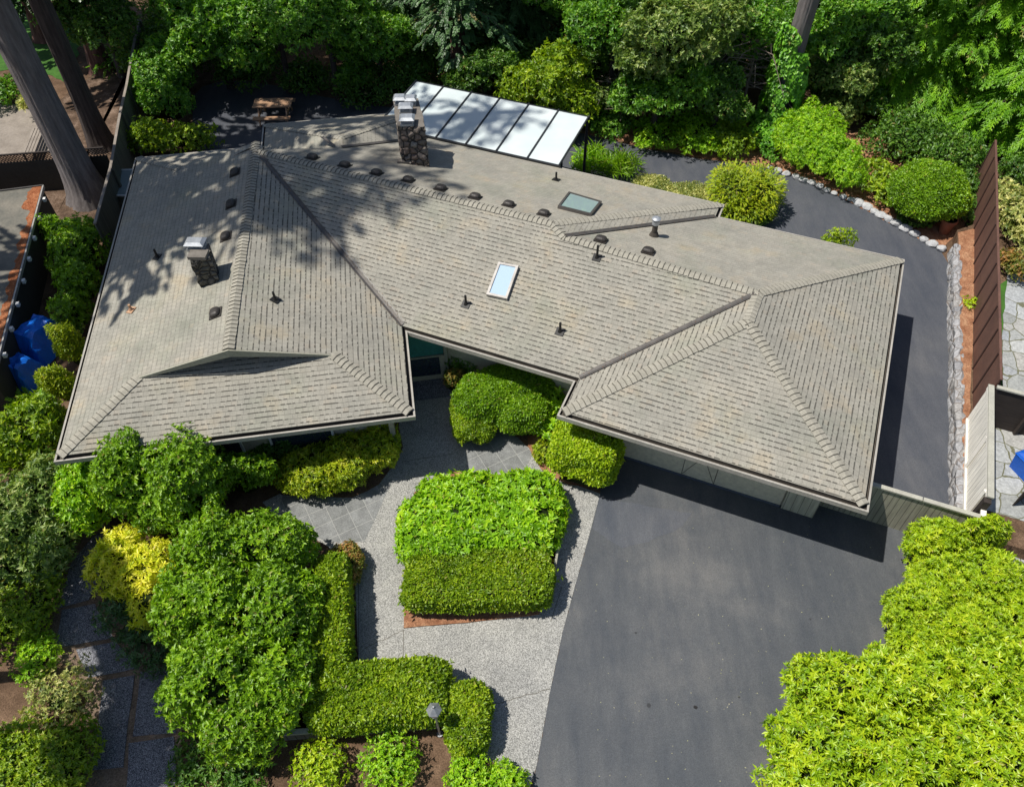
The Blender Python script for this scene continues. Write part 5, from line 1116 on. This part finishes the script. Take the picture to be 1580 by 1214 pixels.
# left margin
shrub('left_azalea', [lump(38, 1020, 145, 1135, .85)], L['pale'], 'open twiggy azalea beside the lowest stepping slabs', 'shrub', l=.07, wd=.03, cover=1.1, shell=.6, amp=.15, gap=.7)
shrub('left_azalea', [lump(-40, 1120, 60, 1250, .9), lump(40, 1120, 150, 1230, .9)], L['box'], 'yellow green azalea mound in the bottom left corner', 'shrub', l=.08, wd=.035, cover=2.2, shell=.35, amp=.15)
shrub('left_azalea', [lump(-30, 905, 55, 1010, 1.1), lump(30, 885, 86, 985, 1.0)], L['box'], 'azalea leaning over the left edge below the dark rhododendron', 'shrub', l=.08, wd=.035, cover=2.0, shell=.4, amp=.16, gap=.85)
shrub('left_azalea', [lump(25, 980, 90, 1050, .6)], L['bright'], 'small azalea between the leaning one and the open twiggy one', 'shrub', l=.075, wd=.032, cover=1.4, shell=.5, gap=.8)
shrub('dark_rhododendron', [lump(-30, 740, 60, 880, 1.9), lump(30, 700, 120, 830, 1.9), lump(40, 800, 112, 900, 1.4), lump(-40, 830, 40, 930, 1.4)], L['dusty'], 'dusty dark rhododendron at the left edge below the roof corner', 'shrub', l=.13, wd=.05, k=6, cover=2.2, shell=.32, amp=.12, gap=.9)
shrub('rhododendron', [lump(-30, 640, 60, 740, 2.0), lump(20, 612, 106, 720, 2.0)], L['box'], 'rhododendron between the blue tarps and the roof corner', 'shrub', l=.12, wd=.05, k=6, cover=2.4, shell=.3, amp=.1, gap=.95)
shrub('feathery_cypress', [lump(68, 562, 128, 640, 2.0), lump(88, 505, 140, 580, 2.2)], L['olive'], 'yellow green feathery cypress beside the left eaves', 'shrub', 'single', l=.08, wd=.03, cover=3.2, shell=.4, amp=.14, clump=9)
shrub('rhododendron', [lump(88, 450, 140, 520, 1.6), lump(95, 400, 155, 480, 2.0), lump(80, 340, 165, 430, 1.8), lump(60, 335, 120, 390, 1.6)], L['rhodo'], 'rhododendron row filling the gap between the shed and the house', 'shrub', l=.12, wd=.05, k=6, cover=2.2, shell=.34, amp=.12, gap=.85)
shrub('fern', [lump(26, 606, 70, 640, .5)], L['bright'], 'small fern below the smaller blue tarp', 'plant', 'spray', l=.2, wd=.04, cover=.8, shell=.6)
# behind the house, left
shrub('vine_maple', [lump(215, 78, 292, 180, 2.6), lump(225, 130, 300, 200, 2.2)], L['wood'], 'green shrub between the tall fence and the left end of the back drive', 'shrub', l=.12, wd=.06, cover=2, shell=.4, gap=.8, amp=.14)
shrub('vine_maple', [lump(200, 185, 268, 246, 1.7), lump(250, 192, 338, 240, 1.3)], L['box'], 'yellow green shrub against the back eaves of the left wing', 'shrub', l=.12, wd=.06, cover=2, shell=.4, gap=.85, amp=.14)
# edge planting of the wood along the back drive
EDG = [((905, 160, 975, 212), 'wood', 'low shrub at the far edge of the back drive just beyond the patio cover', .8), ((975, 182, 1050, 230), 'bright', 'fresh green low shrub at the far edge of the back drive', .8),
       ((1040, 170, 1115, 235), 'bright', 'leafy bright shrub at the far edge of the back drive left of the ivy', 1.1), ((1095, 182, 1160, 245), 'box', 'yellowish leafy shrub beside the foot of the ivy clad trunk', 1.1),
       ((1160, 175, 1205, 245), 'ivy', 'ivy covered mound at the foot of the grey trunk', .9)]
for b, lf_, lab, h in EDG: shrub('edge_shrub', [lump(*b, h)], L[lf_], lab, 'shrub', l=.12, wd=.055, cover=2, shell=.4, amp=.16, gap=.85)
shrub('bright_shrub', [lump(1198, 178, 1262, 258, 1.7), lump(1225, 165, 1300, 270, 1.9), lump(1268, 215, 1330, 292, 1.6)], L['bright'], 'tall fresh green feathery shrub right of the ivy clad trunk', 'shrub', l=.1, wd=.035, k=5, cover=2.4, shell=.35, amp=.15, gap=.9)
shrub('laurel_shrub', [lump(1325, 248, 1388, 312, 1.1), lump(1350, 285, 1395, 322, .8)], L['box'], 'open leaved laurel left of the clipped round bush', 'shrub', l=.15, wd=.06, cover=1.7, shell=.5, gap=.85)
shrub('twiggy_shrub', [lump(1255, 140, 1330, 200, 1.5)], L['dusty'], 'dusty twiggy shrub above the fresh green feathery one', 'shrub', l=.1, wd=.04, cover=1, shell=.6, gap=.7)
shrub('round_bush', [lump(1374, 250, 1490, 346, 2.1, p=2.2)], L['rhodo'], 'clipped round bush near the far end of the stone wall', 'shrub', 'single', l=.08, wd=.045, cover=4, shell=.14, amp=.04)
shrub('skirt_shrub', [lump(1384, 318, 1440, 350, .4)], L['dark'], 'low dark shrub at the foot of the clipped round bush', 'shrub', l=.08, wd=.04, cover=1.6)
shrub('mugo_pine', [lump(1096, 256, 1162, 332, 1.6), lump(1130, 258, 1204, 332, 1.6), lump(1110, 300, 1192, 345, 1.0)], L['olive'], 'rounded yellow green shrub beside the back eaves corner', 'shrub', 'spray', l=.07, wd=.02, cover=1.1, shell=.3, amp=.09)
shrub('skirt_shrub', [lump(1110, 325, 1190, 350, .5)], L['dark'], 'low dark shrub at the foot of the rounded yellow green shrub', 'shrub', l=.08, wd=.04, cover=1.8)
shrub('day_lily', [lump(892, 230, 935, 266, .7)], L['bright'], 'strappy leaved clump behind the back gutter, the left of two', 'plant', l=.42, wd=.035, k=7, cover=2.0, shell=.9, amp=.1, up=.9, spread=.9, group='strappy clumps')
shrub('day_lily', [lump(930, 238, 984, 278, .8)], L['rhodo'], 'strappy leaved clump behind the back gutter, the right and darker of two', 'plant', l=.45, wd=.035, k=7, cover=2.0, shell=.9, amp=.1, up=.9, spread=.9, group='strappy clumps')
shrub('low_plants', [lump(880, 240, 915, 264, .35)], L['bright'], 'low leafy plants at the end post of the white patio cover', 'plants', l=.12, wd=.05, cover=1.3, shell=.6)
shrub('ground_cover', [lump(975, 270, 1035, 298, .3), lump(1020, 282, 1102, 316, .3)], L['pale'], 'pale variegated ground cover along the back gutter', 'ground cover', 'single', l=.07, wd=.045, cover=2.5, shell=.5)
shrub('sapling', [lump(1266, 356, 1320, 386, 1.1)], L['lime'], 'small yellow green shrub peeping over the back gutter', 'shrub', l=.09, wd=.035, cover=1.3, shell=.6)
# right margin, on the neighbour's raised ground
shrub('variegated_shrub', [lump(1540, 285, 1600, 385, 1.4, ZR)], L['pale'], 'pale variegated shrub beyond the brown panel fence', 'shrub', l=.12, wd=.05, cover=2, shell=.4)
shrub('leafy_plant', [lump(1568, 300, 1610, 350, 1.0, ZR)], L['bright'], 'strappy green plant at the right edge beside the variegated shrub', 'plant', l=.3, wd=.05, cover=1, shell=.7)
shrub('barberry', [lump(1545, 385, 1578, 432, .8, ZR)], L['redleaf'], 'orange tipped shrub beside the flagstone path', 'shrub', l=.09, wd=.04, cover=1.6, shell=.4)
shrub('yellow_flower', [lump(1486, 458, 1508, 476, .3, ZR)], L['lime'], 'single small bright plant on the mulch strip', 'plant', l=.12, wd=.05, k=6, cover=1.2, shell=.8)
shrub('dark_shrub', [lump(1472, 300, 1505, 345, .7), lump(1485, 262, 1515, 320, 1.0), lump(1545, 240, 1590, 290, 1.2)], L['dark'], 'dark foliage behind the far end of the brown panel fence', 'shrub', l=.12, wd=.05, cover=1.5, shell=.5)
# bottom right
CL = dict(l=.095, wd=.028, k=8, cover=2.4, shell=.28, amp=.1, clump=8, up=.6)
shrub('pieris', [lump(1395, 798, 1480, 885, 1.9), lump(1455, 795, 1548, 870, 1.9), lump(1365, 900, 1450, 990, 1.8), lump(1460, 850, 1580, 960, 2.1), lump(1400, 860, 1500, 960, 2.0), lump(1365, 960, 1450, 1035, 1.6), lump(1430, 930, 1560, 1030, 1.9), lump(1540, 900, 1640, 1040, 2.0)], L['lime'], 'lumpy yellow green shrub at the end of the olive fence', 'shrub', gap=.92, **CL)
big = [lump(1215, 1020, 1345, 1150, 2.1), lump(1195, 1090, 1330, 1230, 2.2), lump(1290, 1010, 1440, 1140, 2.4), lump(1380, 1000, 1520, 1130, 2.5), lump(1450, 980, 1600, 1130, 2.6), lump(1300, 1100, 1460, 1260, 2.6), lump(1430, 1080, 1620, 1260, 2.7), lump(1180, 1170, 1330, 1290, 2.0)]
shrub('cherry_laurel', big, leafmat('laurel_leaf', [(0.1, 0.215, 0.006), (0.18, 0.33, 0.008), (0.27, 0.41, 0.012), (0.36, 0.47, 0.02)], .3, .38), 'huge bright yellow green laurel filling the bottom right corner', 'shrub', l=.125, wd=.043, k=6, cover=2.1, gap=.85, shell=.3, amp=.13, jit=.4, up=.6, spread=1.05, clump=9)
c = un(43, 160, .7); shrub('potted_plant', [((c.x, c.y, .65), (.45, .45, .4), 2, 0)], L['pale'], 'pale leafy plant growing in the pot on the neighbour patio', 'plant', l=.16, wd=.06, cover=1.4, shell=.7)
shrub('patio_shrub', [lump(-20, 120, 30, 165, .9)], L['wood'], 'green leafy shrub at the left edge of the neighbour patio', 'shrub', l=.14, wd=.06, cover=1.6, shell=.5)
shrub('woodland_fern', [lump(150, 55, 205, 105, .8)], L['wood'], 'leafy fern patch on the needle litter near the top left', 'plant', 'spray', l=.2, wd=.04, cover=.8, shell=.6)
# trees standing outside the photograph at the left, whose shade falls across the stepping path
for k, (x, y, zc, R_) in enumerate([(-14.9, 8.6, 10.0, 1.5), (-13.1, 7.2, 9.2, 1.3), (-13.2, 5.7, 9.8, 1.5)]):
    broad(Vector((x - 1.0, y, 0)), blobs(x, y, zc, R_, 7, 90 + k), L['wood'], ['tall tree beyond the left edge shading the stepping path', 'slighter tree beyond the left edge between two taller ones', 'tall tree beyond the bottom left corner'][k], .2, style='single', l=.2, wd=.12, cover=4.2, shell=.6, amp=.15, seed=190 + k, name='broadleaf_tree')
# scattered leaves and grit on the drive
m = MB(); rg = random.Random(8)
for k in range(150):
    p = un(rg.uniform(880, 1360), rg.uniform(800, 1210), .012); s = rg.uniform(.008, .022); a = rg.uniform(0, 6.28)
    u_ = Vector((math.cos(a), math.sin(a), 0)) * s; v_ = Vector((-math.sin(a), math.cos(a), 0)) * s * .5; m.face([p - u_, p - v_, p + u_, p + v_ + Vector((0, 0, .006))])
tag(m.build('leaf_litter', simple('dry_leaf_bits', (.42, .38, .28), (.28, .3, .12))), 'tiny pale leaf bits scattered over the drive', 'litter', None, 'stuff')
